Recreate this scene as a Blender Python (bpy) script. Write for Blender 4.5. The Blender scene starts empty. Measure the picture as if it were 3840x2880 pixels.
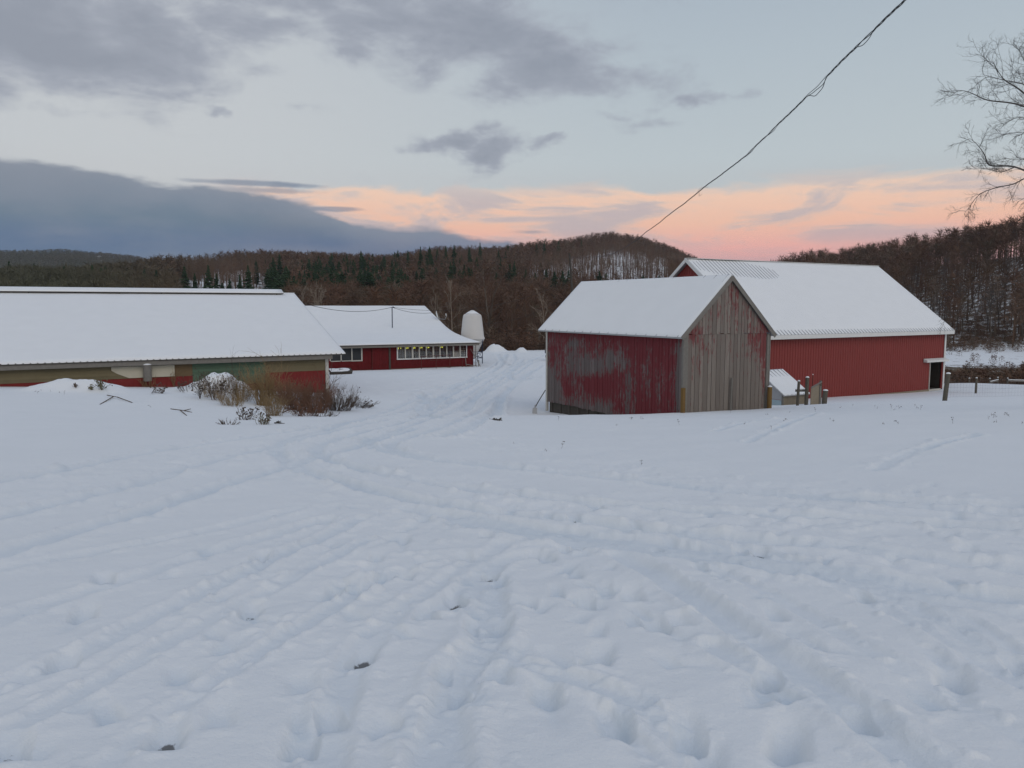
import bpy, math, random
import numpy as np
from mathutils import Vector, Matrix

# ------------------------------------------------------------------ camera
scene = bpy.context.scene
COL = scene.collection
F = 2921.0                      # focal length in photograph pixels (3840 wide)
HZ = 1146.0                     # eye-level row in the photograph
PITCH = math.atan((1440 - HZ) / F)
cam = bpy.data.cameras.new('camera')
cam.sensor_width = 36.0
cam.lens = 36.0 * F / 3840.0
cam.clip_start = 0.05
cam.clip_end = 20000
camo = bpy.data.objects.new('camera', cam)
camo.location = (0, 0, 0)
camo.rotation_euler = (math.radians(90) - PITCH, 0, 0)
COL.objects.link(camo)
scene.camera = camo
CP, SP = math.cos(PITCH), math.sin(PITCH)

def ray(u, v):
    cx, cz = (u - 1920) / F, (1440 - v) / F
    return np.array([cx, CP + cz * SP, -SP + cz * CP])

def at(u, v, Y):
    d = ray(u, v)
    return d * (Y / d[1])

def tanu(u, v=HZ):
    d = ray(u, v)
    return d[0] / d[1]

def srgb(r, g, b, a=None):
    f = lambda c: (c / 255 / 12.92) if c / 255 <= 0.04045 else ((c / 255 + 0.055) / 1.055) ** 2.4
    return (f(r), f(g), f(b), 1.0)

# ------------------------------------------------------------------ node helper
class NT:
    def __init__(s, tree):
        s.t = tree; s.n = tree.nodes; s.l = tree.links
    def new(s, typ, **kw):
        nd = s.n.new(typ)
        for k, v in kw.items(): setattr(nd, k, v)
        return nd
    def put(s, sock, val):
        if isinstance(val, bpy.types.NodeSocket): s.l.new(val, sock)
        else: sock.default_value = val
    def m(s, op, *a, clamp=False):
        nd = s.new('ShaderNodeMath', operation=op); nd.use_clamp = clamp
        for i, v in enumerate(a): s.put(nd.inputs[i], v)
        return nd.outputs[0]
    def vm(s, op, *a):
        nd = s.new('ShaderNodeVectorMath', operation=op)
        for i, v in enumerate(a): s.put(nd.inputs[i], v)
        return nd.outputs['Value'] if op in ('DOT_PRODUCT', 'LENGTH') else nd.outputs[0]
    def sstep(s, x, a, b, to0=0.0, to1=1.0):
        nd = s.new('ShaderNodeMapRange', interpolation_type='SMOOTHSTEP')
        for i, v in enumerate((x, a, b, to0, to1)): s.put(nd.inputs[i], v)
        return nd.outputs[0]
    def mix(s, f, a, b, mode='MIX'):
        nd = s.new('ShaderNodeMix', data_type='RGBA', blend_type=mode)
        s.put(nd.inputs[0], f); s.put(nd.inputs[6], a); s.put(nd.inputs[7], b)
        return nd.outputs[2]
    def comb(s, x, y, z):
        nd = s.new('ShaderNodeCombineXYZ')
        for i, v in enumerate((x, y, z)): s.put(nd.inputs[i], v)
        return nd.outputs[0]
    def noise(s, vec, scale=5, detail=4, rough=0.5, dist=0.0, color=False):
        nd = s.new('ShaderNodeTexNoise')
        s.put(nd.inputs['Vector'], vec)
        nd.inputs['Scale'].default_value = scale; nd.inputs['Detail'].default_value = detail
        nd.inputs['Roughness'].default_value = rough; nd.inputs['Distortion'].default_value = dist
        return nd.outputs[1] if color else nd.outputs[0]
    def ramp(s, fac, stops, interp='LINEAR'):
        nd = s.new('ShaderNodeValToRGB'); cr = nd.color_ramp; cr.interpolation = interp
        while len(cr.elements) < len(stops): cr.elements.new(0.5)
        for e, (p, c) in zip(cr.elements, stops): e.position = p; e.color = c
        s.put(nd.inputs[0], fac)
        return nd.outputs[0]

# ------------------------------------------------------------------ world (dusk sky)
world = bpy.data.worlds.new("World"); scene.world = world; world.use_nodes = True
wt = NT(world.node_tree); world.node_tree.nodes.clear()
SUN_AZ, SUN_EL = math.radians(148), math.radians(38)     # after-glow behind the camera, to the right
sdir = (math.sin(SUN_AZ) * math.cos(SUN_EL), math.cos(SUN_AZ) * math.cos(SUN_EL), math.sin(SUN_EL))
tc = wt.new('ShaderNodeTexCoord').outputs['Generated']
sep = wt.new('ShaderNodeSeparateXYZ'); wt.put(sep.inputs[0], tc)
X, Y, Z = sep.outputs
az = wt.m('ARCTAN2', X, Y)
el = wt.m('ARCSINE', wt.m('MINIMUM', wt.m('MAXIMUM', Z, -1.0), 1.0))
def azel(u, v):
    d = ray(u, v); d = d / np.linalg.norm(d)
    return math.atan2(d[0], d[1]), math.asin(d[2])
P2 = wt.comb(az, el, 0.0)
warp = wt.noise(wt.comb(wt.m('MULTIPLY', az, 1.0), wt.m('MULTIPLY', el, 1.8), 4.0), 5.5, 6, 0.6, 0.0, color=True)
P3 = wt.vm('ADD', P2, wt.vm('MULTIPLY', wt.vm('SUBTRACT', warp, (0.5, 0.5, 0.5)), (0.26, 0.12, 0.0)))
elr = wt.m('MULTIPLY', el, 1.25, clamp=True)
clear = wt.ramp(elr, [(0.0, srgb(176, 156, 166)), (0.06, srgb(190, 174, 180)), (0.125, srgb(190, 193, 194)), (0.22, srgb(188, 198, 203)),
                      (0.36, srgb(177, 189, 198)), (0.5, srgb(165, 178, 191)), (0.75, srgb(140, 160, 190)), (1.0, srgb(125, 148, 184))])
leftw = wt.sstep(az, 0.25, -0.45)
clear = wt.mix(wt.m('MULTIPLY', leftw, 0.6), clear, srgb(203, 204, 206))
# pink and orange streaks low over the horizon
wv = wt.comb(wt.m('MULTIPLY', az, 1.0), wt.m('MULTIPLY', el, 3.4), 0.0)
n1 = wt.noise(wv, 6.5, 8, 0.62, 0.7)
n2 = wt.noise(wt.comb(wt.m('MULTIPLY', az, 1.4), wt.m('MULTIPLY', el, 9.0), 3.0), 4.0, 5, 0.55, 0.6)
nn = wt.m('ADD', wt.m('MULTIPLY', n1, 0.6), wt.m('MULTIPLY', n2, 0.4))
topf = wt.sstep(wt.m('ADD', el, wt.m('MULTIPLY', wt.m('SUBTRACT', n1, 0.5), 0.06)), 0.152, 0.138)
lowf = wt.sstep(el, 0.0, 0.06, 0.25, 1.0)
streak = wt.sstep(nn, 0.42, 0.57, 0.34, 1.0)
lowfull = wt.sstep(el, 0.115, 0.07)
streak = wt.m('MAXIMUM', streak, wt.m('MULTIPLY', lowfull, 0.85))
frontf = wt.m('MULTIPLY', wt.sstep(az, 1.6, 0.9), wt.sstep(az, azel(640, 700)[0], azel(1060, 700)[0]))
pinkc = wt.ramp(wt.m('MULTIPLY', el, 6.0, clamp=True), [(0.0, srgb(186, 158, 168)), (0.28, srgb(212, 166, 168)), (0.42, srgb(240, 178, 168)), (0.60, srgb(243, 194, 170)), (0.85, srgb(242, 207, 184)), (1.0, srgb(222, 206, 190))])
pk = wt.m('MULTIPLY', wt.m('MULTIPLY', topf, lowf), wt.m('MULTIPLY', streak, frontf))
sky = wt.mix(pk, clear, pinkc)
# mauve-grey shadows inside the pink band
mg = wt.m('MULTIPLY', wt.m('MULTIPLY', wt.sstep(nn, 0.53, 0.42), wt.sstep(el, 0.165, 0.12)), wt.m('MULTIPLY', wt.sstep(el, 0.06, 0.085), frontf))
sky = wt.mix(wt.m('MULTIPLY', mg, 0.55), sky, srgb(188, 172, 178))
# grey clouds, placed as ragged clumps
blobs = [(40, 90, 760, 210, 1.15), (430, 200, 500, 190, 1.1), (600, 320, 300, 80, .8), (1000, 70, 460, 100, .75), (960, 245, 240, 60, .6),
         (1480, 100, 430, 150, .85), (1770, 130, 480, 160, 1.1), (2050, 250, 330, 150, 1.0), (1700, 270, 260, 70, .65), (2280, 310, 260, 80, .85), (2330, 420, 170, 32, .55),
         (2565, 350, 130, 40, .72), (1700, 500, 150, 55, 1.0), (1840, 540, 160, 55, 1.05), (2060, 535, 130, 36, .9), (820, 458, 110, 30, .75),
         (1090, 405, 90, 16, .5), (2500, 455, 120, 32, .5), (130, 350, 160, 22, .4), (2380, 290, 70, 35, .4), (1280, 20, 250, 50, .5), (300, -200, 1600, 260, 1.0), (1800, -180, 700, 150, .6)]
dens = None
for (bu, bv, ru, rv, wgt) in blobs:
    a0, e0 = azel(bu, bv); a1 = azel(bu + ru, bv)[0] - a0; e1 = e0 - azel(bu, bv + rv)[1]
    q = wt.new('ShaderNodeVectorMath', operation='MULTIPLY_ADD')
    wt.put(q.inputs[0], P3); q.inputs[1].default_value = (1 / a1, 1 / e1, 0); q.inputs[2].default_value = (-a0 / a1, -e0 / e1, 0)
    ln = wt.vm('LENGTH', q.outputs[0])
    g = wt.m('MULTIPLY', wt.m('EXPONENT', wt.m('MULTIPLY', wt.m('MULTIPLY', ln, ln), -1.0)), wgt)
    dens = g if dens is None else wt.m('MAXIMUM', dens, g)
cv = wt.comb(wt.m('MULTIPLY', az, 1.0), wt.m('MULTIPLY', el, 2.2), 7.0)
cn = wt.noise(cv, 8.0, 9, 0.62, 0.25)
cn2 = wt.noise(cv, 2.2, 3, 0.5, 0.3)
cd = wt.m('ADD', dens, wt.m('MULTIPLY', wt.m('SUBTRACT', cn, 0.5), 2.1))
cm = wt.sstep(cd, 0.20, 0.85)
back = wt.sstep(el, 0.55, 0.8)                                     # scattered cloud elsewhere
cm = wt.m('MAXIMUM', cm, wt.m('MULTIPLY', wt.sstep(cn2, 0.48, 0.62), wt.m('MULTIPLY', back, 0.8)))
ccol = wt.mix(wt.sstep(cd, 0.5, 1.3), srgb(158, 164, 177), srgb(138, 145, 159))
sky = wt.mix(wt.m('MULTIPLY', cm, 0.86), sky, ccol)
# slate cloud bank low on the left
pts = [(-800, 560), (0, 596), (150, 606), (330, 640), (620, 668), (800, 690), (1000, 724), (1180, 762), (1330, 812), (1500, 838), (1700, 866), (1900, 900), (2080, 955), (2300, 1080)]
stops = []
for (pu, pv) in pts:
    a, e = azel(pu, pv); stops.append(((a + 1.0) / 2.0, (e * 2, e * 2, e * 2, 1)))
bt = wt.m('MULTIPLY', wt.ramp(wt.m('MULTIPLY', wt.m('ADD', az, 1.0), 0.5, clamp=True), stops), 0.5)
bn = wt.noise(wt.comb(wt.m('MULTIPLY', az, 1.0), wt.m('MULTIPLY', el, 2.5), 1.0), 9.0, 7, 0.6, 0.3)
bdep = wt.m('ADD', wt.m('SUBTRACT', bt, el), wt.m('MULTIPLY', wt.m('SUBTRACT', bn, 0.5), 0.04))
bmask = wt.m('MULTIPLY', wt.sstep(bdep, -0.001, 0.009), wt.sstep(az, -1.9, -1.3))
bcol = wt.ramp(wt.m('MULTIPLY', el, 5.0, clamp=True), [(0.0, srgb(86, 110, 142)), (0.38, srgb(90, 113, 143)), (0.5, srgb(102, 122, 141)), (0.62, srgb(105, 124, 142)), (0.8, srgb(118, 133, 147)), (1.0, srgb(131, 141, 151))])
bcol = wt.mix(wt.sstep(bdep, 0.045, 0.0, 0.0, 0.55), bcol, srgb(150, 154, 166))
bcol = wt.mix(wt.m('MULTIPLY', wt.sstep(wt.noise(wv, 4.0, 5, 0.6), 0.42, 0.66), 0.50), bcol, srgb(134, 141, 154))
sky = wt.mix(wt.m('MULTIPLY', bmask, 0.96), sky, bcol)
# thin dark wisps above the bank
for (bu, bv, ru, rv, wgt) in [(1000, 690, 240, 11, .9), (1140, 697, 110, 12, .6), (1250, 783, 90, 8, .8), (1990, 870, 70, 9, .6), (1020, 715, 200, 12, .7)]:
    a0, e0 = azel(bu, bv); a1 = azel(bu + ru, bv)[0] - a0; e1 = e0 - azel(bu, bv + rv)[1]
    q = wt.new('ShaderNodeVectorMath', operation='MULTIPLY_ADD')
    wt.put(q.inputs[0], P2); q.inputs[1].default_value = (1 / a1, 1 / e1, 0); q.inputs[2].default_value = (-a0 / a1, -e0 / e1, 0)
    ln = wt.m('ADD', wt.vm('LENGTH', q.outputs[0]), wt.m('MULTIPLY', wt.m('SUBTRACT', bn, 0.5), 3.0))
    sky = wt.mix(wt.m('MULTIPLY', wt.sstep(ln, 1.3, 0.3), wgt * 0.85), sky, srgb(128, 140, 158))
# warm after-glow behind the camera
dt = wt.vm('DOT_PRODUCT', tc, (math.sin(SUN_AZ), math.cos(SUN_AZ), 0.12))
glow = wt.m('MULTIPLY', wt.sstep(dt, 0.1, 1.0), wt.sstep(el, 0.9, 0.1))
sky = wt.mix(wt.m('MULTIPLY', glow, 0.8), sky, (0.85, 0.72, 0.56, 1))
sky = wt.mix(wt.sstep(el, 0.0, -0.08), sky, srgb(120, 125, 135))
bg = wt.new('ShaderNodeBackground'); wt.put(bg.inputs[0], sky); bg.inputs[1].default_value = 1.0
nish = wt.new('ShaderNodeTexSky', sky_type='NISHITA'); nish.sun_disc = False
nish.sun_elevation = math.radians(-3.0); nish.sun_rotation = SUN_AZ
bg2 = wt.new('ShaderNodeBackground'); wt.put(bg2.inputs[0], nish.outputs[0]); bg2.inputs[1].default_value = 0.05
ad = wt.new('ShaderNodeAddShader'); wt.put(ad.inputs[0], bg.outputs[0]); wt.put(ad.inputs[1], bg2.outputs[0])
wo = wt.new('ShaderNodeOutputWorld'); wt.put(wo.inputs[0], ad.outputs[0])

sun = bpy.data.lights.new('sun', 'SUN'); sun.energy = 0.58; sun.angle = math.radians(40); sun.color = (1.0, 0.93, 0.84)
suno = bpy.data.objects.new('sun', sun); COL.objects.link(suno)
suno.rotation_euler = Vector(sdir).to_track_quat('Z', 'Y').to_euler(); suno.location = (20, -20, 30)
scene.view_settings.view_transform = 'Standard'; scene.view_settings.look = 'None'
scene.view_settings.exposure = 0.03; scene.view_settings.gamma = 1.0
scene.cycles.max_bounces = 6; scene.cycles.transparent_max_bounces = 8

# ------------------------------------------------------------------ objects helpers
def tag(o, label=None, cat=None, group=None, kind=None):
    if label: o['label'] = label
    if cat: o['category'] = cat
    if group: o['group'] = group
    if kind: o['kind'] = kind
    return o

def empty(name, loc, rz=0.0, label=None, cat=None, group=None):
    o = bpy.data.objects.new(name, None); COL.objects.link(o)
    o.location = loc; o.rotation_euler = (0, 0, rz); o.empty_display_size = 0.3
    return tag(o, label, cat, group)

def link_mesh(name, me, mat=None, parent=None, loc=None):
    o = bpy.data.objects.new(name, me); COL.objects.link(o)
    if mat and not len(me.materials): me.materials.append(mat)
    if parent: o.parent = parent
    if loc is not None: o.location = loc
    return o

class MB:
    def __init__(s, zo=0.0): s.v = []; s.f = []; s.a = []; s.zo = zo; s.rng = random.Random(5)
    def add(s, vs, fs, r=None):
        k = len(s.v); r = s.rng.random() if r is None else r
        s.v += [tuple(p) for p in vs]
        for f in fs: s.f.append(tuple(i + k for i in f)); s.a.append(r)
    def box(s, x0, x1, y0, y1, z0, z1, r=None):
        s.hexa([(x0, y0, z0), (x1, y0, z0), (x1, y1, z0), (x0, y1, z0), (x0, y0, z1), (x1, y0, z1), (x1, y1, z1), (x0, y1, z1)], r)
    def hexa(s, p, r=None):
        s.add(p, [(0, 3, 2, 1), (4, 5, 6, 7), (0, 1, 5, 4), (1, 2, 6, 5), (2, 3, 7, 6), (3, 0, 4, 7)], r)
    def slab(s, a, b, c, d, t, r=None):     # quad a b c d (ccw from above), thickness t downwards
        lo = [(p[0], p[1], p[2] - t) for p in (a, b, c, d)]
        s.hexa(lo + [a, b, c, d], r)
    def beam(s, p, q, w, h, r=None):        # rectangular bar p->q
        p, q = Vector(p), Vector(q); d = (q - p).normalized()
        up = Vector((0, 0, 1)) if abs(d.z) < 0.95 else Vector((0, 1, 0))
        sx = d.cross(up).normalized() * (w / 2); sy = sx.cross(d).normalized() * (h / 2)
        s.hexa([p - sx - sy, q - sx - sy, q + sx - sy, p + sx - sy, p - sx + sy, q - sx + sy, q + sx + sy, p + sx + sy], r)
    def tube(s, pts, r, n=8, caps=True, rr=None):
        pts = [Vector(p) for p in pts]; rs = r if isinstance(r, (list, tuple)) else [r] * len(pts)
        vs = []; fs = []
        for i, p in enumerate(pts):
            d = (pts[min(i + 1, len(pts) - 1)] - pts[max(i - 1, 0)]).normalized()
            up = Vector((0, 0, 1)) if abs(d.z) < 0.9 else Vector((1, 0, 0))
            a = d.cross(up).normalized(); b = d.cross(a).normalized()
            for k in range(n):
                t = 2 * math.pi * k / n; vs.append(p + (a * math.cos(t) + b * math.sin(t)) * rs[i])
        for i in range(len(pts) - 1):
            for k in range(n):
                fs.append((i * n + k, i * n + (k + 1) % n, (i + 1) * n + (k + 1) % n, (i + 1) * n + k))
        if caps: fs.append(tuple(range(n - 1, -1, -1))); fs.append(tuple((len(pts) - 1) * n + k for k in range(n)))
        s.add(vs, fs, rr)
    def lathe(s, prof, cx, cy, n=24, rr=None):
        vs = []; fs = []
        for (r, z) in prof:
            for k in range(n):
                t = 2 * math.pi * k / n; vs.append((cx + r * math.cos(t), cy + r * math.sin(t), z))
        for i in range(len(prof) - 1):
            for k in range(n):
                fs.append((i * n + k, i * n + (k + 1) % n, (i + 1) * n + (k + 1) % n, (i + 1) * n + k))
        fs.append(tuple(range(n - 1, -1, -1))); fs.append(tuple((len(prof) - 1) * n + k for k in range(n)))
        s.add(vs, fs, rr)
    def build(s, name, mat, parent=None, smooth=False, bevel=0.0):
        me = bpy.data.meshes.new(name)
        me.from_pydata([(x, y, z - s.zo) for (x, y, z) in s.v], [], s.f); me.update()
        at_ = me.attributes.new('rnd', 'FLOAT', 'FACE'); at_.data.foreach_set('value', s.a)
        if smooth: me.polygons.foreach_set('use_smooth', [True] * len(me.polygons))
        o = link_mesh(name, me, mat, parent)
        if bevel:
            m = o.modifiers.new('bevel', 'BEVEL'); m.width = bevel; m.segments = 2; m.limit_method = 'ANGLE'
        return o

def mesh_np(name, V, Fc, attrs=None, smooth=False):
    """V (n,3), Fc (m,k) arrays, all faces k-gons"""
    me = bpy.data.meshes.new(name); n, m, k = len(V), len(Fc), Fc.shape[1]
    me.vertices.add(n); me.vertices.foreach_set('co', np.ascontiguousarray(V, dtype=np.float32).ravel())
    me.loops.add(m * k); me.loops.foreach_set('vertex_index', np.ascontiguousarray(Fc, dtype=np.int32).ravel())
    me.polygons.add(m); me.polygons.foreach_set('loop_start', np.arange(m, dtype=np.int32) * k)
    if smooth: me.polygons.foreach_set('use_smooth', np.ones(m, dtype=bool))
    for nm, (dom, arr) in (attrs or {}).items():
        a = me.attributes.new(nm, 'FLOAT', dom); a.data.foreach_set('value', np.ascontiguousarray(arr, dtype=np.float32))
    me.update(calc_edges=True); me.validate()
    return me

def segs_mesh(name, S, sides=3, smooth=True):
    """S: list/array of (x0,y0,z0,x1,y1,z1,r0,r1) -> frusta"""
    S = np.array(S, dtype=np.float64); n = len(S)
    p, q, r0, r1 = S[:, :3], S[:, 3:6], S[:, 6], S[:, 7]
    d = q - p; d /= np.maximum(np.linalg.norm(d, axis=1, keepdims=True), 1e-9)
    up = np.where(np.abs(d[:, 2:3]) < 0.9, np.array([[0, 0, 1.0]]), np.array([[1.0, 0, 0]]))
    a = np.cross(d, up); a /= np.linalg.norm(a, axis=1, keepdims=True); b = np.cross(d, a)
    V = np.zeros((n, 2 * sides, 3))
    for k in range(sides):
        t = 2 * math.pi * k / sides; o = a * math.cos(t) + b * math.sin(t)
        V[:, k] = p + o * r0[:, None]; V[:, sides + k] = q + o * r1[:, None]
    base = (np.arange(n) * 2 * sides)[:, None, None]
    loc = np.array([[k, (k + 1) % sides, sides + (k + 1) % sides, sides + k] for k in range(sides)])[None]
    Fc = (base + loc).reshape(-1, 4)
    return mesh_np(name, V.reshape(-1, 3), Fc, smooth=smooth)

# ------------------------------------------------------------------ materials
def new_mat(name):
    m = bpy.data.materials.new(name); m.use_nodes = True; t = NT(m.node_tree)
    return m, t, m.node_tree.nodes['Principled BSDF']

def flat_mat(name, col, rough=0.8, var=0.12, scale=6.0, spec=0.25, metal=0.0, bump=0.0, attr=0.0):
    m, t, b = new_mat(name)
    oc = t.new('ShaderNodeTexCoord').outputs['Object']
    n = t.noise(oc, scale, 5, 0.6)
    f = t.m('ADD', 1.0 - var, t.m('MULTIPLY', n, 2 * var))
    if attr:
        r = t.new('ShaderNodeAttribute', attribute_name='rnd').outputs['Fac']
        f = t.m('MULTIPLY', f, t.m('ADD', 1.0 - attr, t.m('MULTIPLY', r, 2 * attr)))
    c = t.vm('SCALE', tuple(col[:3])); t.put(c.node.inputs['Scale'], f)
    t.put(b.inputs['Base Color'], c)
    b.inputs['Roughness'].default_value = rough; b.inputs['Specular IOR Level'].default_value = spec; b.inputs['Metallic'].default_value = metal
    if bump:
        bp = t.new('ShaderNodeBump'); bp.inputs['Strength'].default_value = 1; bp.inputs['Distance'].default_value = bump
        t.put(bp.inputs['Height'], n); t.put(b.inputs['Normal'], bp.outputs[0])
    return m


def snow_mat():
    m, t, b = new_mat('snow')
    oc = t.new('ShaderNodeTexCoord').outputs['Object']
    n = t.noise(oc, 22.0, 6, 0.65); n2 = t.noise(oc, 1.3, 4, 0.55)
    c = t.mix(n2, (0.77, 0.79, 0.80, 1), (0.83, 0.85, 0.86, 1))
    t.put(b.inputs['Base Color'], c); b.inputs['Roughness'].default_value = 0.75; b.inputs['Specular IOR Level'].default_value = 0.15
    bp = t.new('ShaderNodeBump'); bp.inputs['Strength'].default_value = 0.6; bp.inputs['Distance'].default_value = 0.012
    t.put(bp.inputs['Height'], t.m('ADD', n, t.m('MULTIPLY', n2, 1.5))); t.put(b.inputs['Normal'], bp.outputs[0])
    return m

def ground_mat():
    m, t, b = new_mat('snow_ground')
    pos = t.new('ShaderNodeNewGeometry').outputs['Position']
    s = t.new('ShaderNodeAttribute', attribute_name='snow').outputs['Fac']
    soil = t.new('ShaderNodeAttribute', attribute_name='soil').outputs['Fac']
    pack_shade = t.new('ShaderNodeAttribute', attribute_name='packed_shade').outputs['Fac']
    n = t.noise(pos, 9.0, 8, 0.62); n2 = t.noise(pos, 0.9, 4, 0.55); nf = t.noise(pos, 60.0, 4, 0.6)
    snow = t.mix(n2, (0.755, 0.78, 0.79, 1), (0.815, 0.835, 0.845, 1))
    snow = t.mix(t.m('MULTIPLY', t.m('MULTIPLY', pack_shade, t.m('ADD', 0.55, t.m('MULTIPLY', n, 0.8)), clamp=True), 0.62), snow, (0.535, 0.625, 0.70, 1))  # bluish tint of compacted snow, also painting shade into ruts and prints
    nb = t.noise(pos, 0.35, 6, 0.6); nl = t.noise(pos, 0.06, 5, 0.6)
    litter = t.mix(nb, (0.075, 0.05, 0.036, 1), (0.16, 0.10, 0.065, 1))
    litter = t.mix(t.m('MULTIPLY', nl, 0.6), litter, (0.10, 0.095, 0.055, 1))
    # snow lies in patches where the attribute is partial
    th = t.m('ADD', t.m('MULTIPLY', nb, 0.65), t.m('MULTIPLY', t.noise(pos, 1.6, 5, 0.6), 0.35))
    f = t.sstep(t.m('ADD', s, t.m('SUBTRACT', th, 0.5)), 0.44, 0.60)
    f = t.m('MAXIMUM', f, t.sstep(s, 0.93, 0.99))
    col = t.mix(f, litter, snow)
    sn = t.sstep(t.m('ADD', soil, t.m('MULTIPLY', t.m('SUBTRACT', t.noise(pos, 28.0, 4, 0.7), 0.5), 1.1)), 0.50, 0.72)
    col = t.mix(t.m('MULTIPLY', sn, 0.85), col, (0.09, 0.085, 0.08, 1))
    t.put(b.inputs['Base Color'], col); b.inputs['Roughness'].default_value = 0.8; b.inputs['Specular IOR Level'].default_value = 0.12
    bp = t.new('ShaderNodeBump'); bp.inputs['Strength'].default_value = 0.8; bp.inputs['Distance'].default_value = 0.014
    t.put(bp.inputs['Height'], t.m('ADD', n, t.m('MULTIPLY', nf, 0.35))); t.put(b.inputs['Normal'], bp.outputs[0])
    return m

def board_mat(name, gray=(0.17, 0.165, 0.165), paint=(0.17, 0.026, 0.032), blobs=(), bias=0.0, axis='X', tint=0.0):
    """weathered boards; paint left where noise + placed blobs says so.  blobs: (x, z, rx, rz, w) in object space"""
    m, t, b = new_mat(name)
    oc = t.new('ShaderNodeTexCoord').outputs['Object']
    sp = t.new('ShaderNodeSeparateXYZ'); t.put(sp.inputs[0], oc)
    hx = sp.outputs[0] if axis == 'X' else sp.outputs[1]; hz = sp.outputs[2]
    r = t.new('ShaderNodeAttribute', attribute_name='rnd').outputs['Fac']
    vy = t.comb(t.m('MULTIPLY', hx, 9.0), t.m('MULTIPLY', r, 20.0), t.m('MULTIPLY', hz, 1.1))
    grain = t.noise(t.comb(t.m('MULTIPLY', hx, 60.0), t.m('MULTIPLY', r, 30.0), t.m('MULTIPLY', hz, 2.0)), 1.0, 5, 0.65)
    st = t.noise(vy, 1.0, 6, 0.62, 0.4)
    st2 = t.noise(t.comb(t.m('MULTIPLY', hx, 26.0), t.m('MULTIPLY', r, 9.0), t.m('MULTIPLY', hz, 4.5)), 1.0, 5, 0.65, 0.3)
    big = t.noise(t.comb(hx, 0.0, hz), 0.8, 3, 0.5)
    f = t.m('ADD', t.m('MULTIPLY', t.m('SUBTRACT', st, 0.5), 1.6), t.m('MULTIPLY', t.m('SUBTRACT', st2, 0.5), 2.3))
    f = t.m('ADD', f, t.m('MULTIPLY', t.m('SUBTRACT', big, 0.5), 0.9))
    f = t.m('ADD', f, t.m('ADD', t.m('MULTIPLY', t.m('SUBTRACT', r, 0.5), 0.28), bias))
    for (bx, bz, rx, rz, w) in blobs:
        dx = t.m('DIVIDE', t.m('SUBTRACT', hx, bx), rx); dz = t.m('DIVIDE', t.m('SUBTRACT', hz, bz), rz)
        d2 = t.m('ADD', t.m('MULTIPLY', dx, dx), t.m('MULTIPLY', dz, dz))
        f = t.m('ADD', f, t.m('MULTIPLY', t.m('EXPONENT', t.m('MULTIPLY', d2, -1.0)), w))
    f = t.m('ADD', f, t.m('MULTIPLY', t.m('SUBTRACT', t.noise(t.comb(t.m('MULTIPLY', hx, 3.2), 2.0, t.m('MULTIPLY', hz, 2.2)), 1.0, 5, 0.7), 0.5), 1.5))
    pm = t.sstep(f, -0.28, 0.24)
    tone = t.m('MULTIPLY', t.m('ADD', 0.62, t.m('MULTIPLY', grain, 0.72)), t.m('ADD', 0.80, t.m('MULTIPLY', r, 0.4)))
    g = t.vm('SCALE', t.mix(st, tuple(gray) + (1,), (gray[0] * 0.80, gray[1] * 0.78, gray[2] * 0.70, 1))); t.put(g.node.inputs['Scale'], tone)
    p = t.vm('SCALE', tuple(paint)); t.put(p.node.inputs['Scale'], t.m('ADD', 0.70, t.m('MULTIPLY', st2, 0.6)))
    col = t.mix(t.m('ADD', tint, t.m('MULTIPLY', pm, 0.93 - tint)), g, p)
    kn = t.new('ShaderNodeTexVoronoi'); t.put(kn.inputs['Vector'], t.comb(t.m('MULTIPLY', hx, 4.0), r, t.m('MULTIPLY', hz, 1.7))); kn.inputs['Scale'].default_value = 1.0
    col = t.mix(t.sstep(kn.outputs['Distance'], 0.10, 0.03, 0.0, 0.55), col, (0.035, 0.03, 0.028, 1))
    t.put(b.inputs['Base Color'], col); b.inputs['Roughness'].default_value = 0.88; b.inputs['Specular IOR Level'].default_value = 0.15
    bp = t.new('ShaderNodeBump'); bp.inputs['Strength'].default_value = 0.7; bp.inputs['Distance'].default_value = 0.006
    t.put(bp.inputs['Height'], grain); t.put(b.inputs['Normal'], bp.outputs[0])
    return m

def twig_mat(name, c0, c1, per='obj'):
    m, t, b = new_mat(name)
    if per == 'obj': r = t.new('ShaderNodeObjectInfo').outputs['Random']
    else: r = t.new('ShaderNodeAttribute', attribute_name='rnd').outputs['Fac']
    t.put(b.inputs['Base Color'], t.mix(r, tuple(c0) + (1,), tuple(c1) + (1,)))
    b.inputs['Roughness'].default_value = 0.9; b.inputs['Specular IOR Level'].default_value = 0.1
    return m

M = {}
M['snow'] = snow_mat(); M['ground'] = ground_mat()
M['white'] = flat_mat('white_paint', (0.66, 0.67, 0.66), 0.6, 0.10)
M['white_worn'] = flat_mat('worn_white_paint', (0.50, 0.49, 0.45), 0.8, 0.28, 3.0)
M['tank'] = flat_mat('fibreglass', (0.60, 0.59, 0.57), 0.5, 0.05, 2.0)
M['red_metal'] = flat_mat('red_metal', (0.215, 0.039, 0.034), 0.55, 0.10, 1.2, 0.3)
M['barn_red'] = flat_mat('barn_red_paint', (0.115, 0.011, 0.013), 0.8, 0.3, 2.2, 0.2, attr=0.10)
M['low_red'] = flat_mat('faded_red_metal', (0.185, 0.025, 0.024), 0.7, 0.25, 2.0, 0.2)
M['tan'] = flat_mat('olive_tan_siding', (0.165, 0.140, 0.085), 0.8, 0.16, 2.0, 0.2, attr=0.10)
M['green'] = flat_mat('green_siding', (0.095, 0.150, 0.105), 0.8, 0.16, 2.0, 0.2, attr=0.12)
M['brown_panel'] = flat_mat('brown_panel', (0.15, 0.105, 0.06), 0.85, 0.2, 2.0)
M['cream'] = flat_mat('cream_board', (0.50, 0.47, 0.38), 0.8, 0.08, 3.0)
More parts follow.
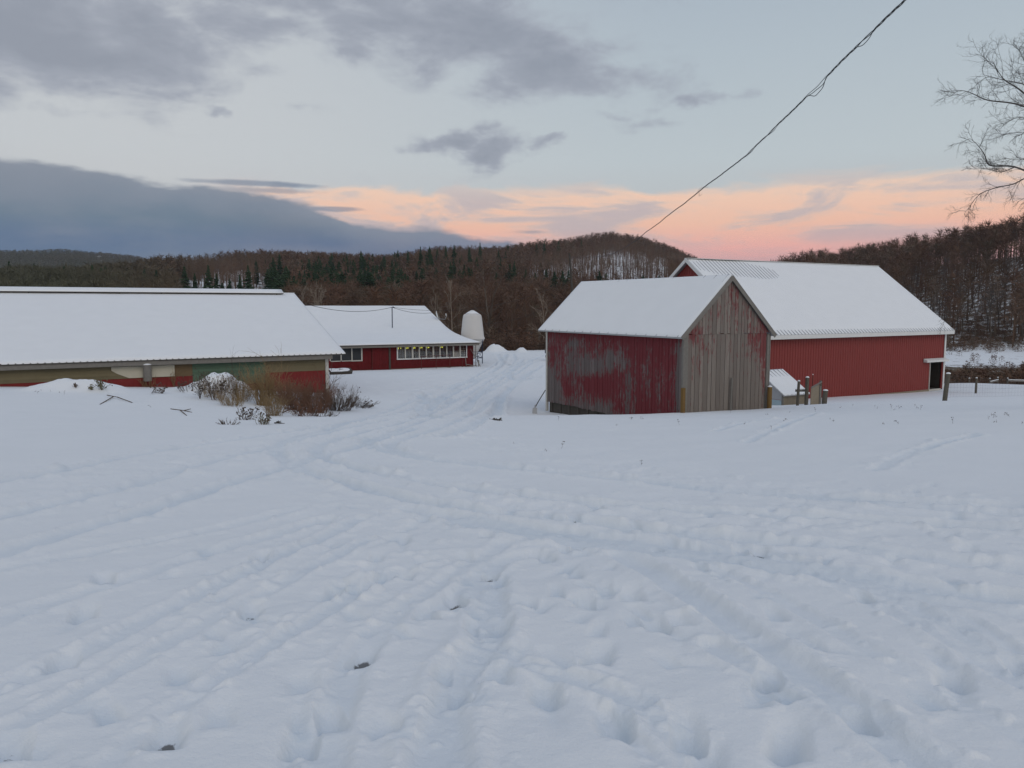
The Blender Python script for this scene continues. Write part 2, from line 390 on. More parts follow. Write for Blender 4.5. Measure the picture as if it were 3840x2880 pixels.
M['gray_wood'] = flat_mat('grey_wood', (0.18, 0.17, 0.155), 0.9, 0.25, 9.0, 0.1, bump=0.01, attr=0.2)
M['post_wood'] = flat_mat('post_wood', (0.11, 0.10, 0.082), 0.9, 0.3, 12.0, 0.1, bump=0.02, attr=0.15)
M['new_wood'] = flat_mat('yellow_lumber', (0.17, 0.105, 0.04), 0.85, 0.22, 8.0, 0.1, attr=0.1)
M['ply'] = flat_mat('plywood', (0.24, 0.205, 0.155), 0.9, 0.2, 5.0)
M['galv'] = flat_mat('galvanised_metal', (0.42, 0.43, 0.44), 0.5, 0.1, 5.0, 0.4, 0.5)
M['dark'] = flat_mat('dark_void', (0.02, 0.02, 0.022), 0.9, 0.2)
M['dark_wood'] = flat_mat('dark_wood', (0.065, 0.058, 0.05), 0.9, 0.3, 5.0, attr=0.2)
M['blue_metal'] = flat_mat('blue_black_metal', (0.025, 0.035, 0.07), 0.6, 0.2)
M['blue'] = flat_mat('blue_plastic', (0.02, 0.06, 0.35), 0.5, 0.1)
M['lightblue'] = flat_mat('pale_blue_foam', (0.38, 0.50, 0.56), 0.7, 0.1)
M['rust'] = flat_mat('rusty_pipe', (0.10, 0.035, 0.028), 0.8, 0.3, 6.0)
M['concrete'] = flat_mat('concrete', (0.26, 0.23, 0.19), 0.9, 0.25, 3.0, bump=0.01)
M['cable'] = flat_mat('black_cable', (0.03, 0.03, 0.033), 0.6, 0.1)
M['wire'] = flat_mat('fence_wire', (0.16, 0.155, 0.15), 0.6, 0.1)
M['yellow'] = flat_mat('yellow_paint', (0.45, 0.33, 0.08), 0.7, 0.15)
M['tarp'] = flat_mat('dark_sheeting', (0.035, 0.04, 0.045), 0.6, 0.3, 3.0)
M['bark'] = twig_mat('bark', (0.085, 0.070, 0.060), (0.145, 0.120, 0.100))
M['bark_pale'] = twig_mat('pale_bark', (0.23, 0.19, 0.155), (0.30, 0.25, 0.20))
M['twig'] = twig_mat('twigs', (0.100, 0.062, 0.048), (0.150, 0.088, 0.062))
M['twig_olive'] = twig_mat('olive_twigs', (0.115, 0.105, 0.072), (0.155, 0.125, 0.086))
M['twig_gray'] = twig_mat('grey_twigs', (0.085, 0.080, 0.082), (0.130, 0.112, 0.104))
M['forest'] = None
M['needle'] = twig_mat('needles', (0.024, 0.048, 0.026), (0.046, 0.074, 0.040))
M['edge_twig'] = twig_mat('edge_twigs', (0.085, 0.078, 0.074), (0.085, 0.078, 0.074))
M['dry_grass'] = twig_mat('dry_grass', (0.30, 0.21, 0.11), (0.26, 0.19, 0.11))
M['red_stem'] = twig_mat('red_stems', (0.19, 0.105, 0.072), (0.155, 0.095, 0.065))
M['dark_stem'] = twig_mat('dark_stems', (0.125, 0.092, 0.070), (0.085, 0.068, 0.056))
M['olive_weed'] = twig_mat('weed', (0.17, 0.15, 0.09), (0.14, 0.13, 0.08))

# ------------------------------------------------------------------ layout of the farm (eye at z = 0)
AZA = math.radians(59.8)
A = np.array([math.sin(AZA), math.cos(AZA)]); B = np.array([-math.cos(AZA), math.sin(AZA)])
ROTA = math.radians(90) - AZA
D0 = 30.0
S1 = tanu(2558, 1550) * D0
SH = np.array([S1, D0])                       # near corner of the small shed
SHW, SHL = 4.74, 9.7
BR = np.array([tanu(3540, 1350) * 54, 54.0]); BLEN, BWID = 18.4, 11.4   # big red barn, right front corner
LR = np.array([tanu(1228, 1400) * 45, 45.0]); LLEN = 34.0              # long barn, right front corner
MAZ = math.radians(64.0)
A2 = np.array([math.sin(MAZ), math.cos(MAZ)]); B2 = np.array([-math.cos(MAZ), math.sin(MAZ)])
MR = np.array([tanu(1772, 1340) * 75, 75.0]); MLEN = 20.0              # milking barn, right front corner

# ------------------------------------------------------------------ terrain
def _lattice(ix, iy, seed):
    h = (ix.astype(np.int64) * 374761393 + iy.astype(np.int64) * 668265263 + seed * 974711) & 0xffffffff
    h = ((h ^ (h >> 13)) * 1274126177) & 0xffffffff
    return ((h ^ (h >> 16)) & 0xffff) / 65535.0
def vnoise(x, y, seed=0):
    x0 = np.floor(x); y0 = np.floor(y); fx = x - x0; fy = y - y0
    fx = fx * fx * fx * (fx * (fx * 6 - 15) + 10); fy = fy * fy * fy * (fy * (fy * 6 - 15) + 10)
    x0 = x0.astype(np.int64); y0 = y0.astype(np.int64)
    a = _lattice(x0, y0, seed); b = _lattice(x0 + 1, y0, seed); c = _lattice(x0, y0 + 1, seed); d = _lattice(x0 + 1, y0 + 1, seed)
    return (a + (b - a) * fx) * (1 - fy) + (c + (d - c) * fx) * fy
def fbm(x, y, octs=4, seed=0, gain=0.5):
    s = 0; amp = 1; tot = 0; ca, sa = math.cos(0.6), math.sin(0.6)
    for i in range(octs):
        s = s + amp * (vnoise(x, y, seed + i * 17) - 0.5); tot += amp; amp *= gain
        x, y = (x * ca - y * sa) * 2.03, (x * sa + y * ca) * 2.03
    return s / tot
def smooth(x, a, b):
    t = np.clip((x - a) / (b - a), 0, 1); return t * t * (3 - 2 * t)

def zat(u, v, Yd): p = at(u, v, Yd); return (p[0], p[1], p[2])
CPTS = [(0, 0, -1.6), (-6, 0, -1.65), (6, 0, -1.5), (0, -8, -1.2), (-8, -8, -1.3), (8, -8, -1.0), (0, -40, 0.5), (-30, -30, 0), (30, -30, 1.0),
        (0, 10, -2.47), (-6, 10, -2.45), (6, 10, -2.35), (0, 20, -3.35), (-8, 20, -3.28), (8, 20, -3.1), (-14, 20, -3.1), (14, 20, -2.75), (25, 15, -1.9), (-25, 12, -2.3), (22, 24, -3.0), (34, 25, -2.6),
        (2, 28.5, -4.03), (6.0, 28.2, -3.97), (9, 29, -3.95), (11.5, 30.5, -4.0), (6.6, 30.2, -4.17), (10.6, 32.3, -4.27), (1.5, 38.3, -5.25), (-0.5, 34, -4.8), (-4, 33, -4.65), (4, 34.5, -5.0),
        zat(2990, 1521, 35), zat(3023, 1518, 35), zat(3090, 1513, 34.5), zat(3541, 1502, 30), zat(3840, 1494, 30), zat(3659, 1475, 50), zat(3300, 1508, 34),
        (12, 41.5, -5.35), (14.5, 45, -5.55), (21.2, 48.3, -5.66), (BR[0], 54, -5.84), (12.5, 38, -5.0),
        zat(3840, 1446, 58), zat(3600, 1436, 58), (36, 45, -5.1), (50, 45, -4.8), (50, 30, -3.2),
        (-20, 30, -3.62), (-14, 30, -3.98), (-8.5, 30, -4.32), (-19.5, 38.8, -4.1), (-23.7, 36.6, -3.85), (-15.2, 41.3, -4.45), (-10.6, 44.7, -5.05), (-10, 36, -4.78), (-13, 35, -4.35), (-5, 38, -5.0),
        (-40, 40, -4.0), (-32, 28, -3.1), (-60, 60, -6),
        (-8, 52, -5.45), (0, 50, -5.5), (6, 52, -5.6), (-13, 69, -5.75), zat(1400, 1388, 71), zat(1750, 1374, 75), (0, 75, -5.9), (8, 80, -5.95), (0, 90, -5.92), (0, 104, -5.95), (10, 104, -6.0), (-10, 100, -6.2),
        (-35, 75, -7), (-60, 100, -9), (35, 62, -6.6), (48, 64, -6.8), (30, 75, -8.0), (45, 80, -8.5), (22, 75, -7.0), (20, 100, -7.8), (45, 105, -10), (75, 90, -9.5), (75, 60, -6.0), (14, 62, -5.85)]
CP_ = np.array([(p[0], p[1], p[2]) for p in CPTS], dtype=float)
def _rbf_fit(P, c=2.5, lam=0.04):
    n = len(P); D = np.sqrt(((P[:, None, :2] - P[None, :, :2]) ** 2).sum(-1) + c * c)
    Mx = np.zeros((n + 3, n + 3)); Mx[:n, :n] = D - lam * np.eye(n); Mx[:n, n] = 1; Mx[:n, n + 1:] = P[:, :2]; Mx[n, :n] = 1; Mx[n + 1:, :n] = P[:, :2].T
    return np.linalg.solve(Mx, np.concatenate([P[:, 2], [0, 0, 0]]))
WR = _rbf_fit(CP_)
def near_h(x, y):
    z = WR[-3] + WR[-2] * x + WR[-1] * y
    for (px, py, pz), w in zip(CP_, WR): z = z + w * np.sqrt((x - px) ** 2 + (y - py) ** 2 + 6.25)
    return z
# hill ridges: (column in the photo, row of its skyline, distance), read off as directions and heights
def ridge(tab, th, out):
    t = np.array([tanu(a, HZ) for a, b, c in tab]); z = np.array([(HZ - b) / F * c - th for a, b, c in tab]); R = np.array([c for a, b, c in tab])
    out.append((t, z, R))
RID = []
ridge([(-900, 1010, 330), (0, 1005, 340), (250, 1000, 360), (480, 982, 400), (650, 968, 470), (900, 952, 560), (1130, 950, 600), (1400, 956, 640), (1540, 944, 660), (1700, 930, 690), (1880, 924, 720), (2000, 908, 760),
       (2150, 898, 800), (2290, 877, 840), (2400, 890, 850), (2500, 918, 860), (2600, 962, 870), (2700, 1010, 870), (2900, 1100, 850), (3200, 1150, 800)], 13, RID)     # middle hill
ridge([(-900, 960, 1900), (0, 944, 1900), (200, 940, 1900), (400, 948, 1900), (520, 962, 1900), (700, 1000, 1900), (900, 1100, 1900), (1200, 1200, 1900)], 14, RID)      # far hill, left
ridge([(2500, 1220, 560), (2700, 1120, 540), (2850, 1005, 520), (2890, 985, 510), (3000, 962, 480), (3200, 934, 430), (3400, 905, 385), (3600, 868, 340), (3840, 822, 290), (4300, 750, 250), (5200, 700, 240)], 14, RID)  # right hill
def hill_h(x, y):
    r = np.hypot(x, y); yy = np.maximum(y, 1e-3)
    t = np.where(y > 0, np.clip(x / yy, -1.6, 1.6), np.where(x > 0, 1.6, -1.6))
    d = np.where(y > 0, np.maximum(y, r * 0.53), r * 0.53)
    zf = -9.0 - 2.0 * smooth(t, 0.3, 0.5)
    res = zf + 0 * d
    for i, (tt, zz, RR) in enumerate(RID):
        zr = np.interp(t, tt, zz); R = np.interp(t, tt, RR); y0 = (190.0 if i == 0 else 1000.0 if i == 1 else 185.0)
        s = (d - y0) / (R - y0)
        p = np.where(s < 1, smooth(s, 0, 1) * 0.45 + np.clip(s, 0, 1) ** 1.5 * 0.55, 1 - smooth(s, 1.0, 2.4) * 1.1)
        p = np.where(s < 0, 0, p)
        h = zf + (zr - zf) * p
        res = np.maximum(res, np.where(s > 0, h, zf))
    res = res + (fbm(x / 90.0, y / 90.0, 4, 5) * 9.0) * smooth(r, 190, 420)
    res = res - smooth(r, 2600, 4200) * 200
    return res
def base_h(x, y):
    x = np.asarray(x, dtype=float); y = np.asarray(y, dtype=float)
    r = np.hypot(x, y); w = smooth(r, 104, 150)
    zn = near_h(np.where(w < 1, x, 0), np.where(w < 1, y, 0))
    z = zn * (1 - w) + hill_h(x, y) * w
    # snow heaps by the long barn and at the back of the yard
    if HEAPS:
        hp = np.zeros_like(z); lump = 1 + 0.75 * fbm(x * 1.3, y * 1.3, 4, 9)
        for (hx, hy, hz, sx, sy, an) in HEAPS:
            dx, dy = x - hx, y - hy; ca, sa = math.cos(an), math.sin(an)
            a = (dx * ca + dy * sa) / sx; b = (-dx * sa + dy * ca) / sy
            g = hz * np.exp(-(a * a + b * b) ** 1.5) * lump; hp = np.sqrt(hp * hp + g * g)
        z = z + hp
    return z
HEAPS = []
def heap(u, vtop, Yd, sx, sy, an=0.0):
    p = at(u, vtop, Yd); g = float(near_h(np.array(p[0]), np.array(p[1]))); HEAPS.append((p[0], p[1], p[2] - g, sx, sy, an))
heap(832, 1402, 39.0, .9, 1.2); heap(895, 1425, 38.4, .6, .9); heap(760, 1432, 39.2, .8, 1.0); heap(690, 1452, 39.0, .8, 1.0); heap(955, 1470, 37.6, .5, .8)
heap(290, 1424, 36.0, 1.3, 1.3, 0.3); heap(390, 1440, 36.0, 1.0, 1.1); heap(190, 1440, 35.5, 1.0, 1.2)
heap(1850, 1294, 100, .95, 1.2); heap(1880, 1302, 100, .7, 1.0); heap(1955, 1304, 98, .7, 1.0)

def ghit(u, v, ymin=2.0, ymax=2500.0, n=2600):
    d = ray(u, v); ys = np.geomspace(ymin, ymax, n); P = d[None] * (ys / d[1])[:, None]
    below = P[:, 2] < base_h(P[:, 0], P[:, 1])
    k = int(np.argmax(below))
    if not below[k]: return None
    if k == 0: k = 1
    a, b = ys[k - 1], ys[k]
    for _ in range(14):
        c = (a + b) / 2; p = d * (c / d[1])
        if p[2] < float(base_h(p[0], p[1])): b = c
        else: a = c
    p = d * (b / d[1]); return (float(p[0]), float(p[1]), float(base_h(p[0], p[1])))
def gz(x, y): return float(base_h(x, y))
K = 3840 / 2212.0
def G(u, v):            # 2212-wide overview coordinates
    return ghit(u * K, v * K, 1.5, 400, 900)

# polar sheet around the camera, fine where the photograph looks
th_f = np.radians(np.linspace(-42, 42, 860)); th_l = np.radians(np.linspace(-180, -42, 60)[:-1]); th_r = np.radians(np.linspace(42, 180, 60)[1:-1])
TH = np.concatenate([th_l, th_f, th_r])
rs = [0.6]
while rs[-1] < 4500:
    r = rs[-1]
    if r < 2.2: dr = 0.1
    elif r < 78: dr = min(max(r * r / 1150.0, 0.010), 0.13 if r < 42 else 0.21)
    else: dr = 0.21 + (r - 78) * 0.012
    rs.append(r + dr)
RS = np.array(rs); nr, nt = len(RS), len(TH)
RR, TT = np.meshgrid(RS, TH, indexing='ij'); GX = (RR * np.sin(TT)).ravel(); GY = (RR * np.cos(TT)).ravel()
GZ = base_h(GX, GY); SNW = np.ones_like(GZ); SOIL = np.zeros_like(GZ); PACK_SHADE = np.zeros_like(GZ); CH = np.zeros_like(GZ); BM = np.zeros_like(GZ); DIST = np.zeros_like(GZ)
rG = np.hypot(GX, GY)
idx_near = np.where((rG < 95) & (GY > 0.5))[0]
NX, NY = GX[idx_near], GY[idx_near]
rng = random.Random(11)
def carve(poly, half, depth, berm=0.25, wob=0.03, seed=1, pk=1.0):
    """a rut with raised edges along a ground polyline"""
    P = np.array([p[:2] for p in poly if p is not None])
    # Catmull-Rom resample
    Q = []
    for i in range(len(P) - 1):
        p0, p1, p2, p3 = P[max(i - 1, 0)], P[i], P[i + 1], P[min(i + 2, len(P) - 1)]
        for s in np.linspace(0, 1, 7)[:-1]:
            Q.append(0.5 * ((2 * p1) + (-p0 + p2) * s + (2 * p0 - 5 * p1 + 4 * p2 - p3) * s * s + (-p0 + 3 * p1 - 3 * p2 + p3) * s ** 3))
    Q.append(P[-1]); Q = np.array(Q); W = half * 5
    best = np.full(len(NX), 9.0)
    for a, b in zip(Q[:-1], Q[1:]):
        x0, x1 = min(a[0], b[0]) - W, max(a[0], b[0]) + W; y0, y1 = min(a[1], b[1]) - W, max(a[1], b[1]) + W
        k = np.where((NX > x0) & (NX < x1) & (NY > y0) & (NY < y1))[0]
        if not len(k): continue
        ab = b - a; L2 = (ab ** 2).sum() + 1e-9
        t = np.clip(((NX[k] - a[0]) * ab[0] + (NY[k] - a[1]) * ab[1]) / L2, 0, 1)
        d = np.hypot(NX[k] - a[0] - t * ab[0], NY[k] - a[1] - t * ab[1])
        best[k] = np.minimum(best[k], d)
    k = np.where(best < W)[0]
    d = np.abs(best[k] + (fbm(NX[k] / (half * 2.2), NY[k] / (half * 2.2), 3, seed) * half * 0.6))
    amp = 0.65 + 0.9 * fbm(NX[k] / 1.7, NY[k] / 1.7, 2, seed + 3)
    rut = np.exp(-(d / half) ** 4)
    bm = np.exp(-((d - half * 1.45) / (half * 0.5)) ** 2)
    lump = 0.6 + 1.0 * np.clip(fbm(NX[k] / (half * 0.8), NY[k] / (half * 0.8), 3, seed + 8) + 0.5, 0, 1)
    CH[idx_near[k]] = np.minimum(CH[idx_near[k]], -depth * rut * amp)
    BM[idx_near[k]] = np.maximum(BM[idx_near[k]], depth * berm * bm * amp * lump)
    PACK_SHADE[idx_near[k]] = np.maximum(PACK_SHADE[idx_near[k]], pk * np.exp(-(d / (half * 1.05)) ** 4) * np.clip(amp * .9, 0, 1))  # mask for the compacted tint and painted shade on the rut floor
    DIST[idx_near[k]] = np.maximum(DIST[idx_near[k]], np.exp(-(d / (half * 3)) ** 2))
def trail(pts, **kw): carve([G(*p) for p in pts], **kw)
TR = [
 [(1092, 757), (1085, 775), (1000, 830), (900, 880), (800, 905), (700, 930), (620, 950), (600, 978), (650, 1015), (760, 1050), (900, 1082), (1050, 1103), (1300, 1132), (1600, 1165), (1900, 1195), (2230, 1235)],
 [(1110, 765), (1110, 785), (1030, 840), (960, 880), (860, 915), (760, 940), (690, 962), (700, 990), (840, 1028), (1050, 1062), (1300, 1088), (1600, 1108), (1900, 1125), (2230, 1145)],
 [(1150, 780), (1090, 825), (1010, 870), (950, 900), (860, 930), (790, 952), (850, 978), (1000, 1002), (1200, 1022), (1450, 1042), (1700, 1067), (2230, 1095)],
 [(1170, 790), (1110, 835), (1045, 880), (985, 910), (900, 940), (840, 962), (900, 985), (1050, 1005), (1300, 1030), (1550, 1056), (1850, 1085), (2230, 1115)],
 [(930, 850), (840, 888), (720, 918), (520, 948), (350, 972), (150, 1012), (-20, 1045)],
 [(850, 905), (640, 952), (450, 1000), (250, 1060), (-20, 1120)],
 [(900, 925), (700, 985), (520, 1040), (300, 1110), (80, 1170), (-20, 1200)],
 [(1000, 1125), (1200, 1160), (1450, 1195), (1750, 1240), (2230, 1330)],
 [(880, 1100), (1100, 1135), (1350, 1165), (1650, 1210), (2000, 1270), (2230, 1300)],
 [(1080, 870), (1040, 905), (1000, 930), (960, 945)],
 [(1180, 765), (1130, 785), (1100, 808), (1120, 822), (1160, 815)], [(1075, 765), (1090, 785), (1125, 790), (1165, 780)], [(930, 858), (905, 880), (930, 900), (965, 905)],
 [(960, 842), (1010, 825), (1070, 810), (1120, 800)], [(880, 845), (960, 835), (1040, 815)],
 [(1095, 760), (1080, 790), (1020, 830), (950, 865), (900, 905)], [(1130, 775), (1085, 815), (1035, 850), (1000, 890)], [(1150, 800), (1105, 835), (1080, 870), (1070, 900)], [(905, 850), (925, 870), (950, 875), (985, 860)],
]
for i, p in enumerate(TR):
    trail(p, half=0.17 if i < 9 else 0.27, depth=0.085 if i < 9 else 0.17, berm=0.45, seed=20 + i * 5)
TR2 = [
 [(800, 1165), (640, 1245), (430, 1355), (220, 1475), (-20, 1600)], [(780, 1120), (580, 1215), (360, 1320), (160, 1420), (-20, 1495)],
 [(700, 1120), (500, 1180), (300, 1245), (80, 1310), (-20, 1350)], [(860, 1230), (640, 1360), (460, 1480), (300, 1600), (220, 1670)],
 [(1090, 1170), (920, 1280), (800, 1385), (740, 1500), (700, 1670)], [(1050, 1240), (1062, 1330), (1040, 1400), (985, 1480), (960, 1570), (950, 1670)],
 [(1300, 1150), (1500, 1215), (1700, 1310), (1900, 1425), (2100, 1535), (2230, 1600)], [(1450, 1150), (1700, 1225), (1950, 1335), (2230, 1490)],
 [(1340, 1200), (1490, 1290), (1650, 1400), (1810, 1510), (2000, 1670)], [(1000, 1405), (1150, 1440), (1350, 1505), (1460, 1600), (1500, 1670)],
 [(1540, 1400), (1700, 1480), (1900, 1580), (2060, 1670)], [(1160, 1190), (1080, 1210), (1020, 1260), (960, 1310)],
 [(1880, 1240), (2040, 1320), (2180, 1400), (2240, 1440)], [(1600, 1180), (1800, 1240), (2000, 1330), (2120, 1400)], [(640, 1100), (420, 1150), (200, 1190), (-20, 1230)],
]
for i, p in enumerate(TR2):
    trail(p, half=0.07 + 0.02 * (i % 3), depth=0.034 + 0.008 * (i % 3), berm=0.5, seed=200 + i * 7, pk=.55)
# narrow animal trails
for i, p in enumerate([[(1615, 955), (1680, 925), (1730, 905), (1765, 893)], [(1890, 1015), (1960, 980), (2040, 955), (2110, 940)], [(1545, 930), (1600, 915), (1665, 905)]]):
    trail(p, half=0.12, depth=0.05, berm=0.5, seed=400 + i)
def foot(x, y, ang, L=0.30, Wd=0.12, dep=0.075, soil=0.0, drag=0.0):
    k = np.where((np.abs(NX - x) < 0.8) & (np.abs(NY - y) < 0.8))[0]
    if not len(k): return
    ca, sa = math.cos(ang), math.sin(ang); dx, dy = NX[k] - x, NY[k] - y
    a = (dx * ca + dy * sa) / (L / 2); b = (-dx * sa + dy * ca) / (Wd / 2)
    q = fbm(NX[k] * 9, NY[k] * 9, 3, 77) * 0.7
    rr = np.sqrt(a * a + b * b) + q
    # heel side (down towards the walker) is cut sharp, the toe side slopes out gently
    cx, cy = -x / math.hypot(x, y), -y / math.hypot(x, y)
    cx, cy = cx * .55 - ca * .45 * (1 if sa > 0 else -1), cy * .55 - sa * .45 * (1 if sa > 0 else -1); nn_ = math.hypot(cx, cy) + 1e-6; cx /= nn_; cy /= nn_
    s_ = (dx * cx + dy * cy) / (L / 2) + q * .5; l_ = (-dx * cy + dy * cx) / (Wd / 2) + q * .5
    pit = dep * smooth(s_, -3.2, 0.5) * (1 - smooth(s_, 0.70, 1.05)) * np.exp(-(np.abs(l_) * .80) ** 3)
    if drag:
        a2 = (dx * ca + dy * sa) / L
        pit = np.maximum(pit, np.exp(-(b * 0.9) ** 2) * dep * 0.45 * smooth(a2, -2.2, -0.3) * (1 - smooth(a2, 0, 0.3)))
    rim = np.exp(-((s_ - 1.35) / 0.30) ** 2 - l_ ** 2 * .5) * dep * 0.12
    CH[idx_near[k]] = np.minimum(CH[idx_near[k]], -pit); BM[idx_near[k]] = np.maximum(BM[idx_near[k]], rim)
    PACK_SHADE[idx_near[k]] = np.maximum(PACK_SHADE[idx_near[k]], np.clip(pit / dep, 0, 1) ** 1.5 * (.9 if dep > .045 else .5))  # same tint and painted shade, strongest deep in the pit
    if soil: SOIL[idx_near[k]] = np.maximum(SOIL[idx_near[k]], soil * 1.15 * np.exp(-((s_ + 0.25) ** 2 * 2.2 + l_ * l_ * 1.3)))
prints = [(1265, 1305, 0), (1365, 1290, 0), (1250, 1180, 0), (1180, 1200, 0), (1290, 1425, .25), (1660, 1470, 0), (1860, 1550, 0), (1075, 1355, 0), (780, 1422, 1.05), (355, 1600, .8), (135, 1436, .3), (180, 1327, .2),
          (225, 1252, .3), (540, 1320, .6), (730, 1270, .3), (652, 1602, .35), (985, 1297, .9), (1058, 1238, 1.0), (1010, 1138, .5), (870, 1165, .3), (700, 1130, .2), (1075, 1258, .2), (885, 1085, .2), (1150, 1196, .6), (560, 1206, .3),
          (990, 1497, .2), (1070, 1460, 0), (715, 1550, .2), (1210, 1150, 0), (1560, 1215, .7), (1640, 1195, .9), (1600, 1190, .4), (2060, 1470, .5), (2210, 1440, .5), (20, 1625, .5), (1420, 1355, .1), (1330, 1570, 0), (1520, 1660, 0), (870, 1240, 0), (1485, 1590, 0), (1700, 1610, 0),
          (920, 1330, 0), (1180, 1500, 0), (1420, 1180, 0), (1240, 1120, .8), (1180, 1112, .5), (2090, 1190, .5), (1930, 1205, .3), (1100, 1103, .3), (1290, 1098, .3)]
for (u, v, s) in prints:
    g = G(u, v)
    if g: foot(g[0], g[1], math.radians(90 + rng.uniform(-30, 30)), 0.23, 0.115, rng.uniform(.085, .12), s, drag=rng.random() < 0.4)
for ln in [[(1010, 1130), (1040, 1240), (1062, 1340), (1000, 1480), (960, 1660)], [(870, 1160), (800, 1280), (780, 1400), (700, 1550), (650, 1660)], [(1180, 1195), (1240, 1300), (1290, 1425), (1420, 1560), (1500, 1660)],
           [(1250, 1180), (1400, 1330), (1660, 1470), (1860, 1560), (2050, 1660)], [(1080, 1105), (1250, 1112), (1600, 1198), (2100, 1345)], [(900, 1100), (860, 1200), (740, 1290), (520, 1400), (330, 1560)], [(1120, 1100), (1110, 1250), (1090, 1450), (1130, 1660)], [(1540, 1230), (1700, 1320), (1900, 1420), (2200, 1600)]]:
    Pl = [np.array(G(*q)[:2]) for q in ln]
    for a_, b_ in zip(Pl[:-1], Pl[1:]):
        Ld = np.linalg.norm(b_ - a_); an = math.atan2(b_[1] - a_[1], b_[0] - a_[0]); nst = max(1, int(Ld / .62))
        for q in range(nst):
            if rng.random() < .30: continue
            f = (q + rng.uniform(-.2, .2)) / nst; sd = .12 * (1 if q % 2 else -1) + rng.uniform(-.05, .05); c_ = a_ + (b_ - a_) * f
            foot(c_[0] - math.sin(an) * sd, c_[1] + math.cos(an) * sd, an + rng.uniform(-.3, .3) + (math.pi if rng.random() < .5 else 0), rng.uniform(.17, .23), rng.uniform(.08, .115), rng.uniform(.045, .075), 0.0, drag=rng.random() < .35)
for c in range(15):         # walking trails fanning out over the near slope
    g = G(rng.uniform(-50, 2260), rng.uniform(1110, 1640))
    if not g: continue
    x, y = g[:2]; ang = math.radians(rng.choice([rng.uniform(55, 130), rng.uniform(110, 160), rng.uniform(20, 70)]))
    for k in range(rng.randint(4, 9)):
        sd = 0.11 * (1 if k % 2 else -1); px, py = x - math.sin(ang) * sd, y + math.cos(ang) * sd
        foot(px, py, ang + rng.uniform(-.2, .2), rng.uniform(.16, .24), rng.uniform(.08, .12), rng.uniform(.025, .05), 0.0, drag=rng.random() < 0.5)
        x += math.cos(ang) * rng.uniform(.45, .65); y += math.sin(ang) * rng.uniform(.45, .65); ang += rng.uniform(-.12, .12)
for c in range(45):
    g = G(rng.gauss(1050, 560), rng.uniform(1060, 1650))
    if g: foot(g[0], g[1], rng.uniform(0, 3.14), rng.uniform(.10, .24), rng.uniform(.08, .15), rng.uniform(.018, .05), 0.0)
def near_line(pts, W):
    P = [np.array(G(*q)[:2]) for q in pts]; best = np.full(len(NX), 99.0)
    for a, b in zip(P[:-1], P[1:]):
        k = np.where((NX > min(a[0], b[0]) - W) & (NX < max(a[0], b[0]) + W) & (NY > min(a[1], b[1]) - W) & (NY < max(a[1], b[1]) + W))[0]
        if not len(k): continue
        ab = b - a; t = np.clip(((NX[k] - a[0]) * ab[0] + (NY[k] - a[1]) * ab[1]) / (ab @ ab), 0, 1)
        best[k] = np.minimum(best[k], np.hypot(NX[k] - a[0] - t * ab[0], NY[k] - a[1] - t * ab[1]))
    return np.exp(-(best / (W * .55)) ** 2)
CHURN = np.zeros(len(NX))
for pts, W in [([(1120, 775), (1000, 850), (860, 910), (720, 955), (680, 985), (820, 1030), (1050, 1075), (1350, 1105), (1800, 1140), (2230, 1190)], 2.6), ([(800, 925), (600, 960), (350, 1000), (100, 1060), (-20, 1090)], 2.4), ([(760, 1060), (880, 1120), (820, 1200), (620, 1300)], 1.5), ([(1000, 940), (1200, 985), (1500, 1030), (2230, 1110)], 1.8)]:
    CHURN = np.maximum(CHURN, near_line(pts, W))
# natural unevenness
k = idx_near; x, y = NX, NY
cen = np.exp(-((x / np.maximum(y, 1) + 0.02) / 0.42) ** 2) * smooth(y, 42, 20)
act = 0.25 + 0.75 * np.clip(cen + DIST[k], 0, 1)
xr, yr = x * 0.80 + y * 0.6, -x * 0.6 + y * 0.80
CH[k] += fbm(x / 2.6, y / 2.6, 3, 31) * 0.065 * (0.45 + 0.55 * act)
CH[k] += fbm(x / 0.75, y / 0.75, 2, 32) * 0.026 * act
CH[k] += fbm(x / 0.34, y / 0.30, 3, 37) * 0.055 * CHURN + np.clip(fbm(x / 0.20, y / 0.17, 2, 38) - .12, 0, 1) * 0.15 * CHURN
CH[k] += fbm(xr / 1.4, yr / 0.33, 3, 33) * 0.022 * (0.3 + 0.7 * act) * smooth(y, 60, 20)
CH[k] += fbm(x / 0.16, y / 0.16, 3, 34) * 0.016 * np.clip(DIST[k] * 1.5 + 0.15, 0, 1) * smooth(y, 30, 10)
clod = np.clip(fbm(x / 0.11, y / 0.11, 2, 35) - 0.20, 0, 1) * np.clip(DIST[k] * 1.3 - 0.1, 0, 1)
CH[k] += clod * 0.10 * smooth(y, 24, 8)
clod2 = np.clip(fbm(x / 0.3, y / 0.3, 2, 36) - 0.18, 0, 1) * np.clip(DIST[k] * 1.3, 0, 1) * smooth(y, 7, 14)
CH[k] += clod2 * 0.28
# yard churned by tyres
yd = smooth(y, 38, 48) * smooth(np.abs(x + 2), 12, 6)
CH[k] += fbm(xr / 0.9, yr / 0.5, 3, 41) * 0.12 * yd
GZ = GZ + CH + BM
